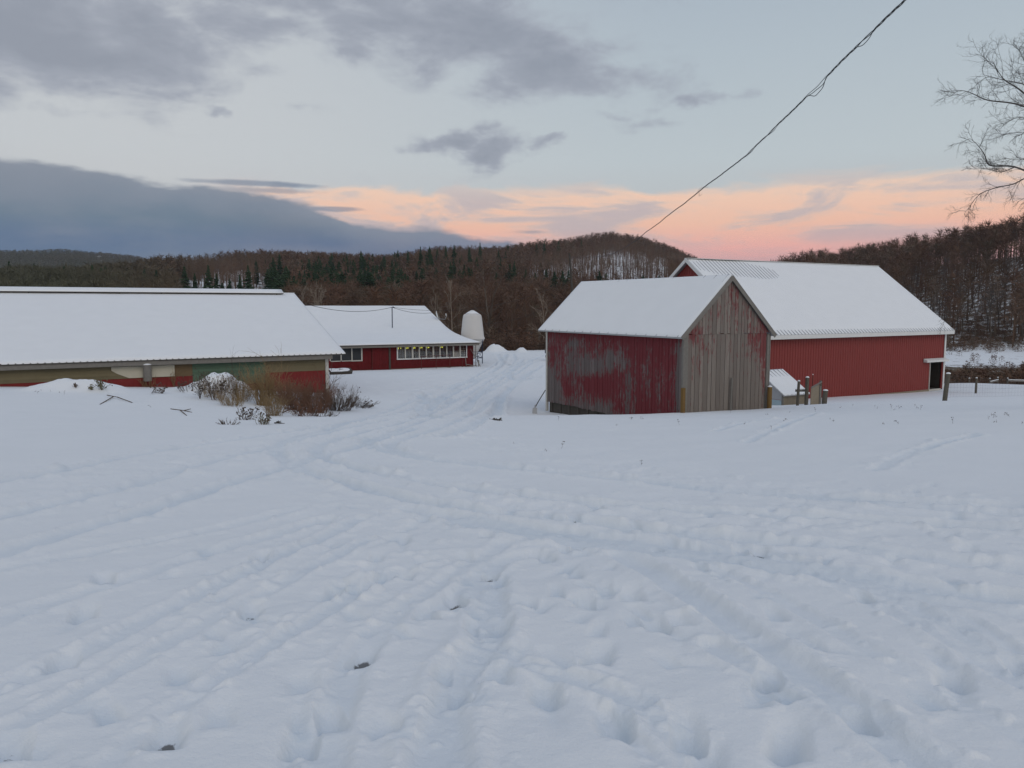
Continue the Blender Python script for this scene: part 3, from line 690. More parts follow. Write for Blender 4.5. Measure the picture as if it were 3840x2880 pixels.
# snow cover
w = smooth(rG, 104, 122)
tt = np.where(GY > 1, GX / np.maximum(GY, 1), 9)
SNW = np.where(rG < 122, 1 - 0.62 * w, 0.38)
right = smooth(tt, 0.42, 0.52)
SNW = np.where((GY > 185), SNW + 0.10 * right, SNW)
wob_ = fbm(GX / 14, GY / 14, 4, 61) * 70; vb = right * smooth(GY, 60, 63) * (1 - smooth(GY + wob_, 118, 140)); SNW = np.where(vb > 0, SNW * (1 - vb) + 0.42 * vb, SNW)
vs = right * smooth(GY, 132, 150) * (1 - smooth(GY, 188, 205)); SNW = SNW * (1 - vs) + 0.66 * vs
# grass showing where the slope is swept by the red barn and behind the shed
dgrass = np.exp(-(((GX - 29.3) / 3.6) ** 2 + ((GY - 48.5) / 4.0) ** 2)); SNW = np.where(rG < 100, SNW - 0.36 * dgrass, SNW)
PATCH = []
def patch(u, v, ru, rv, val):
    a = ghit(u, v); b = ghit(u, v - rv); c = ghit(u, v + rv)
    if not (a and b and c): return
    t0 = a[0] / a[1]; PATCH.append((t0, ru / F, a[1], max(b[1] - a[1], a[1] - c[1], 12), val))
for args in [(2380, 1020, 240, 66, .85), (2200, 1030, 150, 60, .6), (2540, 1050, 130, 60, .7), (1760, 1010, 160, 30, .45), (2060, 1040, 120, 40, .7)]:
    patch(*args)
PATCH += [(-.350, .046, 465, 75, 1.35), (-.392, .026, 460, 60, 1.0)]
PM = np.zeros_like(GZ)
for (t0, rt, y0, ry, val) in PATCH:
    PM = np.maximum(PM, val * np.exp(-(((tt - t0) / rt) ** 2 + ((GY - y0) / ry) ** 2) ** 1.5))
SNW = np.where(GY > 150, np.clip(SNW + PM * 0.6, 0, 1), SNW)
def patch_at(x, y):
    t = x / y; m = 0
    for (t0, rt, y0, ry, val) in PATCH: m = max(m, val * math.exp(-(((t - t0) / rt) ** 2 + ((y - y0) / ry) ** 2) ** 1.5))
    return m
V = np.stack([GX, GY, GZ], 1)
i = np.arange(nr - 1)[:, None]; j = np.arange(nt)[None, :]; j2 = (j + 1) % nt
Fq = np.stack([np.broadcast_to(i * nt + j, (nr - 1, nt)), np.broadcast_to(i * nt + j2, (nr - 1, nt)), np.broadcast_to((i + 1) * nt + j2, (nr - 1, nt)), np.broadcast_to((i + 1) * nt + j, (nr - 1, nt))], -1).reshape(-1, 4)
Fq = Fq[:, ::-1]
# close the small hole under the camera
V = np.vstack([V, [[0, 0, float(base_h(0, 0))]]]); SNW = np.append(SNW, 1); SOIL = np.append(SOIL, 0); PACK_SHADE = np.append(PACK_SHADE, 0)
cap = np.stack([np.full(nt, nr * nt), np.arange(nt), (np.arange(nt) + 1) % nt], 1)
me = mesh_np('ground', V, Fq, {'snow': ('POINT', SNW), 'soil': ('POINT', SOIL), 'packed_shade': ('POINT', PACK_SHADE)}, smooth=True)
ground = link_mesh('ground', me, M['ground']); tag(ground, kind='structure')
print('ground', nr, nt, len(V))

# ------------------------------------------------------------------ buildings
def frame(P, rot, z0): return (float(P[0]), float(P[1]), z0)
def s_on(u, P, dirv, v=1350):                # distance from P against dirv to the point seen in column u
    t = tanu(u, v); return (P[0] - t * P[1]) / (dirv[0] - t * dirv[1])
def z_on(u, v, P, dirv):
    s = s_on(u, P, dirv, v); return at(u, v, P[1] - s * dirv[1])[2]
def snow_sheet(name, p00, p10, p11, p01, nu, nv, th, parent, zo, seed=1, mat='snow'):
    """snow lying on a roof plane; corners: eave-left, eave-right, ridge-right, ridge-left; th(u,v)->thickness"""
    a, b, c, d = [np.array(p, float) for p in (p00, p10, p11, p01)]
    U, W = np.meshgrid(np.linspace(0, 1, nu + 1), np.linspace(0, 1, nv + 1), indexing='ij')
    base = a * ((1 - U) * (1 - W))[..., None] + b * (U * (1 - W))[..., None] + c * (U * W)[..., None] + d * ((1 - U) * W)[..., None]
    T = th(U, W); top = base.copy(); top[..., 2] += T + 0.004
    bot = base.copy(); bot[..., 2] += 0.003
    V = np.concatenate([top.reshape(-1, 3), bot.reshape(-1, 3)]); V[:, 2] -= zo; n = (nu + 1) * (nv + 1); F_ = []
    I = lambda i, j: i * (nv + 1) + j
    i, j = np.meshgrid(np.arange(nu), np.arange(nv), indexing='ij'); i = i.ravel(); j = j.ravel()
    F_.append(np.stack([I(i, j), I(i + 1, j), I(i + 1, j + 1), I(i, j + 1)], 1))
    for (ii, jj, ii2, jj2) in [(np.arange(nu), 0, np.arange(nu) + 1, 0), (np.arange(nu) + 1, nv, np.arange(nu), nv), (0, np.arange(nv) + 1, 0, np.arange(nv)), (nu, np.arange(nv), nu, np.arange(nv) + 1)]:
        p, q = I(ii, jj), I(ii2, jj2); p = np.atleast_1d(p); q = np.atleast_1d(q)
        F_.append(np.stack([p + n, q + n, q, p], 1))
    me = mesh_np(name, V, np.concatenate(F_), smooth=False)
    me.polygons.foreach_set('use_smooth', np.ones(len(me.polygons), dtype=bool))
    return link_mesh(name, me, M[mat], parent)
def edge_fall(U, W, ku=0.02, kw=0.03): return np.clip(np.minimum(np.minimum(U, 1 - U) / ku, np.minimum(W, 1 - W) / kw), 0, 1) ** 0.5
def boards(mb, x0, x1, w, y, t, zb, ztf, gap=0.020, rng=random.Random(3), axis='X'):
    """vertical boards along an axis; front face at y; ztf(x) top height"""
    x = x0
    while x < x1 - 0.02:
        ww = min(w * rng.uniform(0.85, 1.2), x1 - x); xa, xb = x + gap / 2, x + ww - gap / 2; yo = rng.uniform(0, 0.012)
        zb_ = (zb(x) if callable(zb) else zb) + rng.uniform(-0.02, 0.02)
        pts = [(xa, 0, zb_), (xb, 0, zb_), (xb, 1, zb_), (xa, 1, zb_), (xa, 0, ztf(xa)), (xb, 0, ztf(xb)), (xb, 1, ztf(xb)), (xa, 1, ztf(xa))]
        P = []
        for (px, k, pz) in pts:
            off = yo if k == 0 else t + 0.012
            P.append((px, y + off, pz) if axis == 'X' else (y + off, px, pz))
        if axis != 'X': P = [P[1], P[0], P[3], P[2], P[5], P[4], P[7], P[6]]
        mb.hexa(P, rng.random()); x += ww

# ---- small weathered shed (gable towards the camera; local X along the gable, Y along the ridge)
z0 = -5.1
shed = empty('weathered_shed', frame(SH, 0, z0), ROTA, 'small weathered wooden shed with peeling red paint in front of the big red barn', 'shed')
ez, rz_ = -1.06, 1.16; half = SHW / 2
gt = lambda x: ez + (rz_ - ez) * (1 - abs(x - half) / half) - 0.10
M['shed_gable'] = board_mat('weathered_gable_boards', (0.225, 0.212, 0.195), (0.17, 0.045, 0.048), [(4.3, 3.9, .9, 1.1, .55), (2.6, 5.6, .35, .9, .35), (.4, 3.95, .6, .35, .55), (4.5, 2.9, .5, .9, .30), (2.2, 1.2, 2.2, 1.6, -.35)], -0.36, tint=0.10)
M['shed_side'] = board_mat('peeling_red_boards', (0.155, 0.150, 0.150), (0.150, 0.024, 0.030),
    [(9.5, 1.0, 1.2, 1.0, -.75), (6.3, 2.35, 1.3, .45, -.70), (4.3, 2.75, .9, .50, -.60), (7.5, 3.2, .6, .5, -.25), (5.0, 0.5, 1.6, .4, -.30), (6.5, 0.3, 2.0, .3, -.4), (7.9, 1.1, .5, .5, .35), (2.0, 2.6, 2.0, 1.8, .25), (1.6, .6, 1.6, .8, .30), (5.5, 1.6, 1.2, .45, .6), (5, 4.0, 6.0, .35, .55), (.15, 2.2, .22, 1.6, -1.2), (2.2, 2.5, .5, .8, -.25), (1.2, 1.6, .25, .9, -.35), (3.2, 1.2, .3, .8, -.35)], 0.12, axis='Y', tint=0.12)
mb = MB(z0); zsplit = -1.12
boards(mb, 0.22, SHW - 0.17, 0.215, 0.0, 0.03, -4.75, lambda x: min(zsplit, gt(x)) - 0.006, rng=random.Random(4))
mb.build('gable_wall', M['shed_gable'], shed)
mb = MB(z0); boards(mb, 0.03, SHW - 0.03, 0.19, -0.03, 0.03, zsplit + 0.006, gt, rng=random.Random(8)); mb.build('gable_peak', M['shed_gable'], shed)
mb = MB(z0); boards(mb, 0.04, SHL, 0.20, 0.0, 0.03, lambda x: -4.74 + 0.02 * math.sin(x), lambda x: ez - 0.12, rng=random.Random(9), axis='Y'); mb.build('side_wall', M['shed_side'], shed)
mb = MB(z0); boards(mb, 0.0, SHL, 0.22, SHW - 0.05, 0.03, -4.74, lambda x: ez - 0.12, rng=random.Random(10), axis='Y'); mb.build('far_side_wall', M['shed_side'], shed)
mb = MB(z0); boards(mb, 0.03, SHW - 0.03, 0.2, SHL, 0.03, -4.74, gt, rng=random.Random(10)); mb.build('back_wall', M['shed_gable'], shed)
mb = MB(z0); mb.box(-0.035, 0.13, -0.04, 0.06, -4.9, ez - 0.02); mb.box(0.13, 0.22, -0.025, 0.03, -4.9, ez - 0.05); mb.build('corner_board', M['gray_wood'], shed)
mb = MB(z0); mb.box(SHW - 0.17, SHW - 0.03, -0.035, 0.02, -4.9, ez - 0.1); mb.box(SHW - 0.03, SHW + 0.01, -0.05, 0.09, -4.9, ez - 0.1); mb.build('corner_board', M['gray_wood'], shed)
mb = MB(z0); mb.box(-0.045, 0.07, SHL - 0.05, SHL + 0.05, -5.2, ez - 0.1); mb.build('corner_board', M['white_worn'], shed)
mb = MB(z0); mb.box(0.10, SHW - 0.1, 0.12, SHL - 0.1, -5.6, -4.70)
for k in range(9): mb.box(0.055, 0.10, SHL - 0.4 - k * 0.75, SHL - 0.28 - k * 0.75, -5.6, -4.7)
mb.build('foundation', M['dark_wood'], shed)
ov, ogf, ogb = 0.20, 0.12, 0.50; sl = (rz_ - ez) / half
roof = MB(z0); ea = ez - sl * ov + 0.04
roof.slab((-ov, -ogf, ea), (half, -ogf, rz_ + .04), (half, SHL + ogb, rz_ + .04), (-ov, SHL + ogb, ea), 0.06)
roof.slab((half, -ogf, rz_ + .04), (SHW + ov, -ogf, ea), (SHW + ov, SHL + ogb, ea), (half, SHL + ogb, rz_ + .04), 0.06)
for k in range(16):          # standing seams showing at the eave
    yy = 0.1 + k * 0.63
    roof.beam((-ov - .03, yy, ea + .01), (half, yy, rz_ + .07), 0.03, 0.03)
ro = roof.build('roof', M['galv'], shed)
snow_sheet('snow', (-ov - .02, SHL + ogb, ea), (-ov - .02, -ogf + .02, ea), (half, -ogf + .02, rz_ + .04), (half, SHL + ogb, rz_ + .04), 80, 40, lambda U, W: (0.05 + 0.02 * fbm(U * 9, W * 6, 3, 3)) * (0.35 + 0.65 * edge_fall(U, W)) - 0.012 * (np.sin(U * 16.2 * 2 * np.pi) > 0.93) * (W < 0.04), ro, z0)
snow_sheet('snow', (SHW + ov, -ogf + .02, ea), (SHW + ov, SHL + ogb, ea), (half, SHL + ogb, rz_ + .04), (half, -ogf + .02, rz_ + .04), 30, 20, lambda U, W: 0.05 * (0.35 + 0.65 * edge_fall(U, W)), ro, z0)
mb = MB(z0)
for sx in (-1, 1):
    xe = half - sx * (half + ov)
    mb.beam((xe, -ogf - 0.015, ea - 0.05), (half + sx * 0.02, -ogf - 0.015 - (0.002 if sx > 0 else 0), rz_ - 0.04), 0.03, 0.17)
mb.build('rake_board', M['gray_wood'], shed)
# posts standing against the shed front
def post(name, x, y, zt, w, mat, label, snowcap=True, rnd=True, tilt=(0, 0), cat='post', group=None, depth=0.25):
    g = gz(x, y); o = empty(name, (x, y, g), 0, label, cat, group)
    mb = MB(0); h = zt - g
    if rnd: mb.tube([(0, 0, -depth), (tilt[0] * h * .5, tilt[1] * h * .5, h * .5), (tilt[0] * h, tilt[1] * h, h)], [w / 2 * 1.02, w / 2, w / 2 * 0.96], 14)
    else: mb.box(-w / 2, w / 2, -w / 2, w / 2, -depth, h)
    mb.build('shaft', M[mat], o, bevel=0.006)
    if snowcap:
        mb = MB(0); tx, ty = tilt[0] * h, tilt[1] * h; r = w / 2
        if rnd: mb.lathe([(r * 0.98, h + 0.002), (r * 1.0, h + 0.02), (r * 0.75, h + 0.045), (r * 0.3, h + 0.06)], tx, ty, 14)
        else: mb.lathe([(r * 1.2, h + 0.002), (r * 1.2, h + 0.02), (r * 0.8, h + 0.05), (r * 0.3, h + 0.06)], 0, 0, 8)
        mb.build('snow_cap', M['snow'], o, smooth=True)
    return o
LX = lambda x, y: (SH[0] + A[0] * x + B[0] * y, SH[1] + A[1] * x + B[1] * y)
p = LX(-0.10, -0.14); o = post('corner_post', p[0], p[1], at(2552, 1455, p[1])[2], 0.13, 'new_wood', 'square yellow lumber post against the left front corner of the weathered shed', False, False); o.rotation_euler = (0, 0, ROTA)
p = LX(SHW - 0.12, -0.20); post('corner_post', p[0], p[1], at(2880, 1451, p[1])[2], 0.19, 'new_wood', 'round yellow-brown post with snow cap at the right front corner of the weathered shed')
p = LX(2.48, -0.12); post('wooden_pole', p[0], p[1], at(2723, 1418, p[1])[2], 0.085, 'gray_wood', 'thin grey pole leaning upright against the middle of the weathered shed front', False, True, (0.03, 0.05))
# shovel leaning at the far corner
p = at(2005, 1545, 37.2); g = (float(p[0]), 37.2); gzz = gz(*g); q = LX(-0.1, SHL + 0.0); o = empty('shovel', (g[0], g[1], gzz), 0, 'shovel with metal blade leaning on the left end of the weathered shed', 'shovel')
tp = (q[0] - g[0], q[1] - g[1], at(2045, 1490, q[1])[2] - gzz + 0.35)
mb = MB(0); mb.tube([(0, 0, 0.26), (tp[0] * .3, tp[1] * .3, tp[2] * .5), tp], 0.022, 8); mb.build('handle', M['dark_wood'], o)
mb = MB(0); mb.hexa([(-.12, -.02, -.06), (.12, -.03, -.06), (.12, .0, -.06), (-.12, .01, -.06), (-.10, .0, .27), (.12, -.01, .27), (.12, .02, .27), (-.10, .03, .27)]); mb.tube([(0.01, 0.01, .2), (0.03, .03, .42)], 0.03, 8); mb.build('blade', M['galv'], o)

# ---- big red metal barn
P0 = BR - A * BLEN; z0 = -5.9
barn = empty('metal_barn', frame(P0, 0, z0), ROTA, 'big red ribbed-metal barn with white trim and snow-covered gable roof at right', 'barn')
ez = zat(3540, 1226, 54)[2] - 0.05; half = BWID / 2; rz_ = at(3269, 999, BR[1] + B[1] * half)[2]
L = BLEN; door_x0 = L - s_on(3488, BR, A); door_x1 = L - 0.22; dzt = z_on(3510, 1357, BR, A)
wt_ = MB(z0)
def ribbed(mb, x0, x1, zb, zt, y, pitch=0.23):
    mb.box(x0, x1, y, y + 0.03, zb, zt, .5); n = int((x1 - x0) / pitch)
    for k in range(n + 1):
        x = x0 + k * pitch
        if x + .05 <= x1: mb.hexa([(x, y - .022, zb), (x + .045, y - .022, zb), (x + .06, y, zb), (x - .015, y, zb), (x, y - .022, zt), (x + .045, y - .022, zt), (x + .06, y, zt), (x - .015, y, zt)], .5)
wb = -5.72
ribbed(wt_, 0.0, door_x0, wb, ez - 0.12, 0.0); ribbed(wt_, door_x0 + 0.01, L, dzt, ez - 0.12, 0.0); wt_.box(door_x1 + .0, L, 0, .03, wb, dzt, .5)
wt_.build('front_wall', M['red_metal'], barn)
def gable_wall(x, name):
    mb = MB(z0); xs = (x, x + 0.03)
    v = [(xs[0], 0.03, -5.8), (xs[0], BWID, -5.8), (xs[0], BWID, ez - .1), (xs[0], half, rz_ - .12), (xs[0], 0.03, ez - .1)]
    v += [(xs[1],) + p[1:] for p in v]
    mb.add(v, [(4, 3, 2, 1, 0), (5, 6, 7, 8, 9)] + [(i, (i + 1) % 5, (i + 1) % 5 + 5, i + 5) for i in range(5)], .5)
    k = 0.2
    while k < BWID - .1:
        zt = ez - .1 + (rz_ - ez) * (1 - abs(k - half) / half); mb.box(xs[0] - .02, xs[0], k, k + .05, -5.8, zt - .06, .5); k += .23
    return mb.build(name, M['red_metal'], barn)
gable_wall(0.0, 'gable_wall'); gable_wall(L - .03, 'end_wall')
mb = MB(z0); mb.box(0.03, L - .03, BWID - .03, BWID, -5.8, ez - .1, .5); mb.build('back_wall', M['red_metal'], barn)
mb = MB(z0); mb.box(0.1, L - .1, .1, BWID - .1, -6.1, -5.72); mb.build('earth_floor', M['dark_wood'], barn)
mb = MB(z0); mb.box(-.03, door_x0 - .01, -.045, .02, wb - .14, wb - .003); mb.build('sill_board', M['ply'], barn)
mb = MB(z0); mb.box(-.07, -.002, -.06, .12, wb, ez - .1); mb.build('corner_trim', M['white'], barn)
mb = MB(z0); mb.box(L - .10, L + .07, -.055, .0 - .023, wb, ez - .1); mb.box(L + .002, L + .07, -.023, .12, wb, ez - .1); mb.build('corner_trim', M['white'], barn)
ovg, ove = 0.35, 0.40; sl = (rz_ - ez) / half; ea = ez - sl * ove * .8 + .06
mb = MB(z0)
for sgn in (0, 1):
    ye = -ove if sgn == 0 else BWID + ove
    a, b, c, d = (-ovg, ye, ea), (L + ovg, ye, ea), (L + ovg, half, rz_), (-ovg, half, rz_)
    mb.slab(*( (a, b, c, d) if sgn == 0 else (b, a, d, c)), .05)
    n = int((L + 2 * ovg) / .30)
    for k in range(n + 1):
        x = -ovg + .03 + k * .30
        mb.beam((x, ye, ea + .018), (x, half, rz_ + .018), .055, .036)
ro = mb.build('roof', M['galv'], barn)
def th_barn(U, W):
    t = 0.085 + 0.02 * fbm(U * 14, W * 9, 3, 4)
    t = t * (1 - 0.93 * smooth(W, 0.10 - .04 * U, 0.0))
    sp_ = np.exp(-(((U - 0.14) / 0.15) ** 2 + ((W - 0.90) / 0.15) ** 2)) + np.exp(-(((U - 0.30) / 0.09) ** 2 + ((W - 0.82) / 0.10) ** 2)) * .8
    t = t * (1 - 0.93 * np.clip(sp_ * 1.25, 0, 1)); t = t * (1 - .9 * smooth(W, .985, 1)) * (1 - .9 * smooth(U, .02, 0))
    return np.maximum(t, 0.021) + 0.004 * fbm(U * 60, W * 20, 2, 8)
snow_sheet('snow', (-ovg + .02, -ove + .02, ea), (L + ovg - .02, -ove + .02, ea), (L + ovg - .02, half, rz_), (-ovg + .02, half, rz_), 150, 60, th_barn, ro, z0)
snow_sheet('snow', (L + ovg, BWID + ove, ea), (-ovg, BWID + ove, ea), (-ovg, half, rz_), (L + ovg, half, rz_), 30, 20, lambda U, W: 0.07 * edge_fall(U, W) + .01, ro, z0)
mb = MB(z0); mb.beam((-ovg - .01, half, rz_ + .045), (L + ovg + .01, half, rz_ + .045), .30, .03); mb.build('ridge_cap', M['white'], barn)
mb = MB(z0); mb.box(-ovg, L + ovg, -ove - .035, -ove - .003, ea - .24, ea - .002); mb.build('eave_trim', M['white'], barn)
for x in (-ovg - .035, L + ovg + .003):
    mb = MB(z0)
    mb.hexa([(x, -ove, ea - .22), (x + .03, -ove, ea - .22), (x + .03, half, rz_ - .2), (x, half, rz_ - .2), (x, -ove, ea + .03), (x + .03, -ove, ea + .03), (x + .03, half, rz_ + .06), (x, half, rz_ + .06)])
    mb.hexa([(x, BWID + ove, ea - .22), (x, half, rz_ - .2), (x + .03, half, rz_ - .2), (x + .03, BWID + ove, ea - .22), (x, BWID + ove, ea + .03), (x, half, rz_ + .06), (x + .03, half, rz_ + .06), (x + .03, BWID + ove, ea + .03)])
    mb.build('rake_trim', M['white'], barn)
mb = MB(z0); hx0 = L - s_on(3462, BR, A); mb.hexa([(hx0, -.30, dzt + .02), (L + .1, -.30, dzt + .02), (L + .1, -.03, dzt + .02), (hx0, -.03, dzt + .02), (hx0, -.30, dzt + .15), (L + .1, -.30, dzt + .15), (L + .1, -.03, dzt + .26), (hx0, -.03, dzt + .26)]); mb.build('door_track_hood', M['white'], barn)
mb = MB(z0); mb.box(door_x0 - .05, door_x0 + .01, -.05, .06, wb, dzt); mb.box(door_x0 + .01, door_x1, -.02, .12, wb - .12, wb - .01); mb.build('door_frame', M['white_worn'], barn)
dd = (1.2, 0.9)
mb = MB(z0); mb.box(door_x0 + .15, door_x1 - .1, .9, 1.0, wb, dzt - .25); mb.build('doorway_shade_panel', M['dark_wood'], barn)  # added dark panel standing in for the gloom inside the doorway
mb = MB(z0); mb.box(L - .10, L - .04, .2, BWID - .2, -5.72, ez - .15); mb.box(.2, L - .2, .12, .16, dzt + .3, ez - .15); mb.build('shade_lining', M['dark_wood'], barn)  # added dark lining over the red inner walls, painting the interior shade

# ---- low lean-to shelter between the two
P = at(2935, 1512, 40.5); P = np.array([P[0], P[1]]); z0 = gz(P[0], P[1]) - .05
lt = empty('lean_to_shelter', frame(P, 0, z0), ROTA, 'low grey lean-to with a sloping snowy roof between the shed and the big barn', 'shelter')
zt1 = at(2935, 1479, 40.5)[2]; zt2 = zt1 + 1.10; W_, D_ = 1.75, 1.6
mb = MB(z0); boards(mb, 0, W_, .4, 0, .03, z0 - .2, lambda x: zt1 - .05, .006, random.Random(3)); mb.build('front_wall', M['ply'], lt)
mb = MB(z0); mb.hexa([(-.02, .02, z0 + .32), (.02, .02, z0 + .32), (.02, D_, z0 + .32), (-.02, D_, z0 + .32), (-.02, .02, zt1 - .06), (.02, .02, zt1 - .06), (.02, D_, zt2 - .06), (-.02, D_, zt2 - .06)]); mb.build('side_wall', M['galv'], lt)
mb = MB(z0); mb.box(-.05, .03, .05, D_, z0 - .2, z0 + .30); mb.build('foam_strip', M['lightblue'], lt)
for xx in (-.05, W_ - .04): mb = MB(z0); mb.box(xx, xx + .09, -.04, .04, z0 - .2, zt1 - .02); mb.build('corner_post', M['gray_wood'], lt)
mb = MB(z0); a, b, c, d = (-.12, -.15, zt1 - .05), (W_ + .15, -.15, zt1 - .05), (W_ + .15, D_ + .1, zt2 + .02), (-.12, D_ + .1, zt2 + .02)
mb.slab(a, b, c, d, .04)
for k in range(7): mb.beam((-.1 + k * .30, -.16, zt1 - .04), (-.1 + k * .30, D_ + .1, zt2 + .05), .04, .045)
ro = mb.build('roof', M['galv'], lt)
snow_sheet('snow', (a[0], a[1], a[2]), b, c, d, 46, 30, lambda U, W: 0.045 * (1 - .75 * smooth(W, .55, 1)) * (1 - .4 * (1 - edge_fall(U, W))) + .012 + .006 * fbm(U * 9, W * 9, 2, 5), ro, z0)
# leaning panel, boards and rails beside it
P = at(3062, 1505, 39.5); g = (float(P[0]), 39.5); o = empty('plywood_panel', (g[0], g[1], gz(*g)), ROTA, 'tan plywood panel with a slanting top rail standing right of the lean-to shelter', 'panel')
z1 = at(3040, 1455, 39.5)[2] - gz(*g); z2 = at(3070, 1440, 39.5)[2] - gz(*g)
mb = MB(0); mb.hexa([(-.45, -.02, -.1), (.15, -.02, -.1), (.15, .02, -.1), (-.45, .02, -.1), (-.45, -.02, z1), (.15, -.02, z2 - .05), (.15, .02, z2 - .05), (-.45, .02, z1)]); mb.build('sheet', M['ply'], o)
mb = MB(0); mb.beam((-.50, -.05, z1 + .04), (.28, -.05, z2 + .10), .05, .07); mb.build('top_rail', M['gray_wood'], o)
mb = MB(0); mb.box(.16, .26, -.06, .02, -.1, z2 - .12); mb.build('batten', M['gray_wood'], o)
P = at(3075, 1508, 39.9); post('slab_post', float(P[0]), 39.9, at(3076, 1427, 39.9)[2], .10, 'post_wood', 'thin dark slab post behind the plywood panel, against the big red wall', False, False, cat='post')
P = at(3045, 1500, 42.5); post('red_stake', float(P[0]), 42.5, at(3047, 1406, 42.5)[2], .05, 'rust', 'thin rusty stake with a white tip in front of the big red wall', True, True)
# fence posts on the slope
FPG = 'round wooden fence posts on the snowy slope'
def fpost(u, v, Yd, vt, w, label, tilt=(0, 0)):
    p = at(u, v, Yd); return post('fence_post', float(p[0]), Yd, at(u, vt, Yd)[2], w, 'post_wood', label, True, True, tilt, 'post', FPG)
fpost(2990, 1521, 35, 1430, .125, 'slim dark fence post, leftmost in front of the lean-to shelter', (.03, 0))
fpost(3023, 1518, 35, 1416, .165, 'tallest fence post in front of the lean-to shelter, with snow on its top', (.01, 0))
fpost(3090, 1513, 34.5, 1465, .225, 'short thick fence post stub with a flat snow cap right of the lean-to shelter', (.08, 0))
p1 = fpost(3541, 1502, 30, 1402, .17, 'leaning thick fence post in front of the big barn doorway', (.10, 0))
fpost(3659, 1475, 50, 1418, .13, 'small fence post standing alone on the snow right of the big barn')
pr = at(3006, 1465, 35.2); o = empty('fence_rail', (float(pr[0]), 35.2, float(pr[2])), 0, 'short snowy rail nailed between the two tall posts by the lean-to shelter', 'rail')
mb = MB(0); mb.beam((-.28, 0, 0), (.3, 0, .01), .07, .10); mb.build('board', M['gray_wood'], o); mb = MB(0); mb.beam((-.27, 0, .065), (.29, 0, .075), .07, .03); mb.build('snow', M['snow'], o)
# wire fence running from the thick post to the right
def wire_fence(pts, hts, label, nv=0.35):
    S = []; o = empty('wire_fence', (pts[0][0], pts[0][1], gz(*pts[0])), 0, label, 'fence'); ox, oy, oz = o.location
    for (a, b) in zip(pts[:-1], pts[1:]):
        n = max(2, int(math.dist(a, b) / 1.0))
        for k in range(n):
            f0, f1 = k / n, (k + 1) / n; A_ = (a[0] + (b[0] - a[0]) * f0, a[1] + (b[1] - a[1]) * f0); B_ = (a[0] + (b[0] - a[0]) * f1, a[1] + (b[1] - a[1]) * f1)
            za, zb = gz(*A_), gz(*B_)
            for h in hts: S.append((A_[0] - ox, A_[1] - oy, za + h - oz, B_[0] - ox, B_[1] - oy, zb + h - oz, .002, .002))
            m = int(1.0 / nv)
            for q in range(m):
                f = q / m; x, y = A_[0] + (B_[0] - A_[0]) * f, A_[1] + (B_[1] - A_[1]) * f; z = za + (zb - za) * f
                S.append((x - ox, y - oy, z + hts[0] - oz, x - ox, y - oy, z + hts[-1] - oz, .0015, .0015))
    link_mesh('wire_mesh', segs_mesh('wire_mesh', S, 3), M['wire'], o); return o
fp = [(float(at(3541, 1502, 30)[0]), 30.0), (float(at(3659, 1475, 50)[0]) , 50.0), (47, 56)]
wire_fence([(float(at(3541, 1502, 30)[0]) + .1, 30.0), (float(at(3720, 1480, 36)[0]), 36), (float(at(3900, 1470, 42)[0]), 42), (40, 47)], [.12, .3, .5, .72, .95], 'thin woven wire fence running right from the leaning thick post')
wire_fence([(float(at(3659, 1475, 50)[0]), 50.0), (41, 53)], [.2, .5, .8], 'faint wire fence running right from the small lone post')
# rail fence beyond the crest
rp = []
for (u, vt) in [(3635, 1419), (3712, 1420), (3742, 1416), (3779, 1419), (3860, 1421)]:
    p = at(u, vt, 62.0); x = float(p[0]); g = gz(x, 62.0)
    o = post('rail_post', x, 62.0, float(p[2]), .12, 'post_wood', {3635: 'lone snow-capped post just beyond the snow crest, left of the rail fence', 3712: 'left post of the snow-topped rail fence beyond the crest', 3742: 'second post of the snow-topped rail fence beyond the crest', 3779: 'third post of the rail fence beyond the crest, where the long rail starts', 3860: 'post of the rail fence beyond the crest past the picture edge'}[u], True, True, (0, 0), 'post', 'posts of the rail fence beyond the crest'); rp.append((x, float(p[2])))
for a, b, lab in ((1, 2, 'short snow-topped fence rail beyond the crest at right'), (3, 4, 'long snow-topped fence rail beyond the crest at the right edge')):
    (xa, za), (xb, zb) = rp[a], rp[b]; dz = -.22 if a == 1 else -.18
    o = empty('fence_rail', (xa, 62.0, za + dz), 0, lab, 'rail'); mb = MB(0); mb.beam((0, -.08, -.08 if a == 1 else 0), (xb - xa, -.08, zb - za + .0), .05, .09); mb.build('board', M['gray_wood'], o)
    mb = MB(0); mb.beam((0, -.08, (-.08 if a == 1 else 0) + .09), (xb - xa, -.08, zb - za + .09), .06, .04); mb.build('snow', M['snow'], o)
    if a == 1: mb = MB(0); mb.box(.0, xb - xa, -.05, -.03, -.9, -.2); mb.build('red_board', M['red_metal'], o)

# ---- long low barn at left
P0 = LR - A * LLEN; z0 = -5.4
lb = empty('long_low_barn', frame(P0, 0, z0), ROTA, 'long low barn with snow-covered roof and patched olive, green and red siding at left', 'barn')
L = LLEN; X_ = lambda u, v=1400: L - s_on(u, LR, A, v)
ez = z_on(1228, 1336, LR, A); zs = z_on(1228, 1388, LR, A); DEP = 20.0
def laps(mb, x0, x1, zb, zt, y, h=0.16, rr=None):
    z = zb; g = random.Random(int(x0 * 7) + 1)
    while z < zt - .01:
        z2 = min(z + h, zt); q = g.random() if rr is None else rr
        mb.hexa([(x0, y - .028, z), (x1, y - .028, z), (x1, y + .02, z), (x0, y + .02, z), (x0, y, z2), (x1, y, z2), (x1, y + .02, z2), (x0, y + .02, z2)], q); z = z2
xg0, xg1 = X_(722), X_(995)
xb0 = X_(655)
mb = MB(z0); laps(mb, 0, xb0, zs + .002, ez, 0); laps(mb, xg1 + .003, L - .12, zs + .002, ez, 0); mb.build('tan_siding', M['tan'], lb)
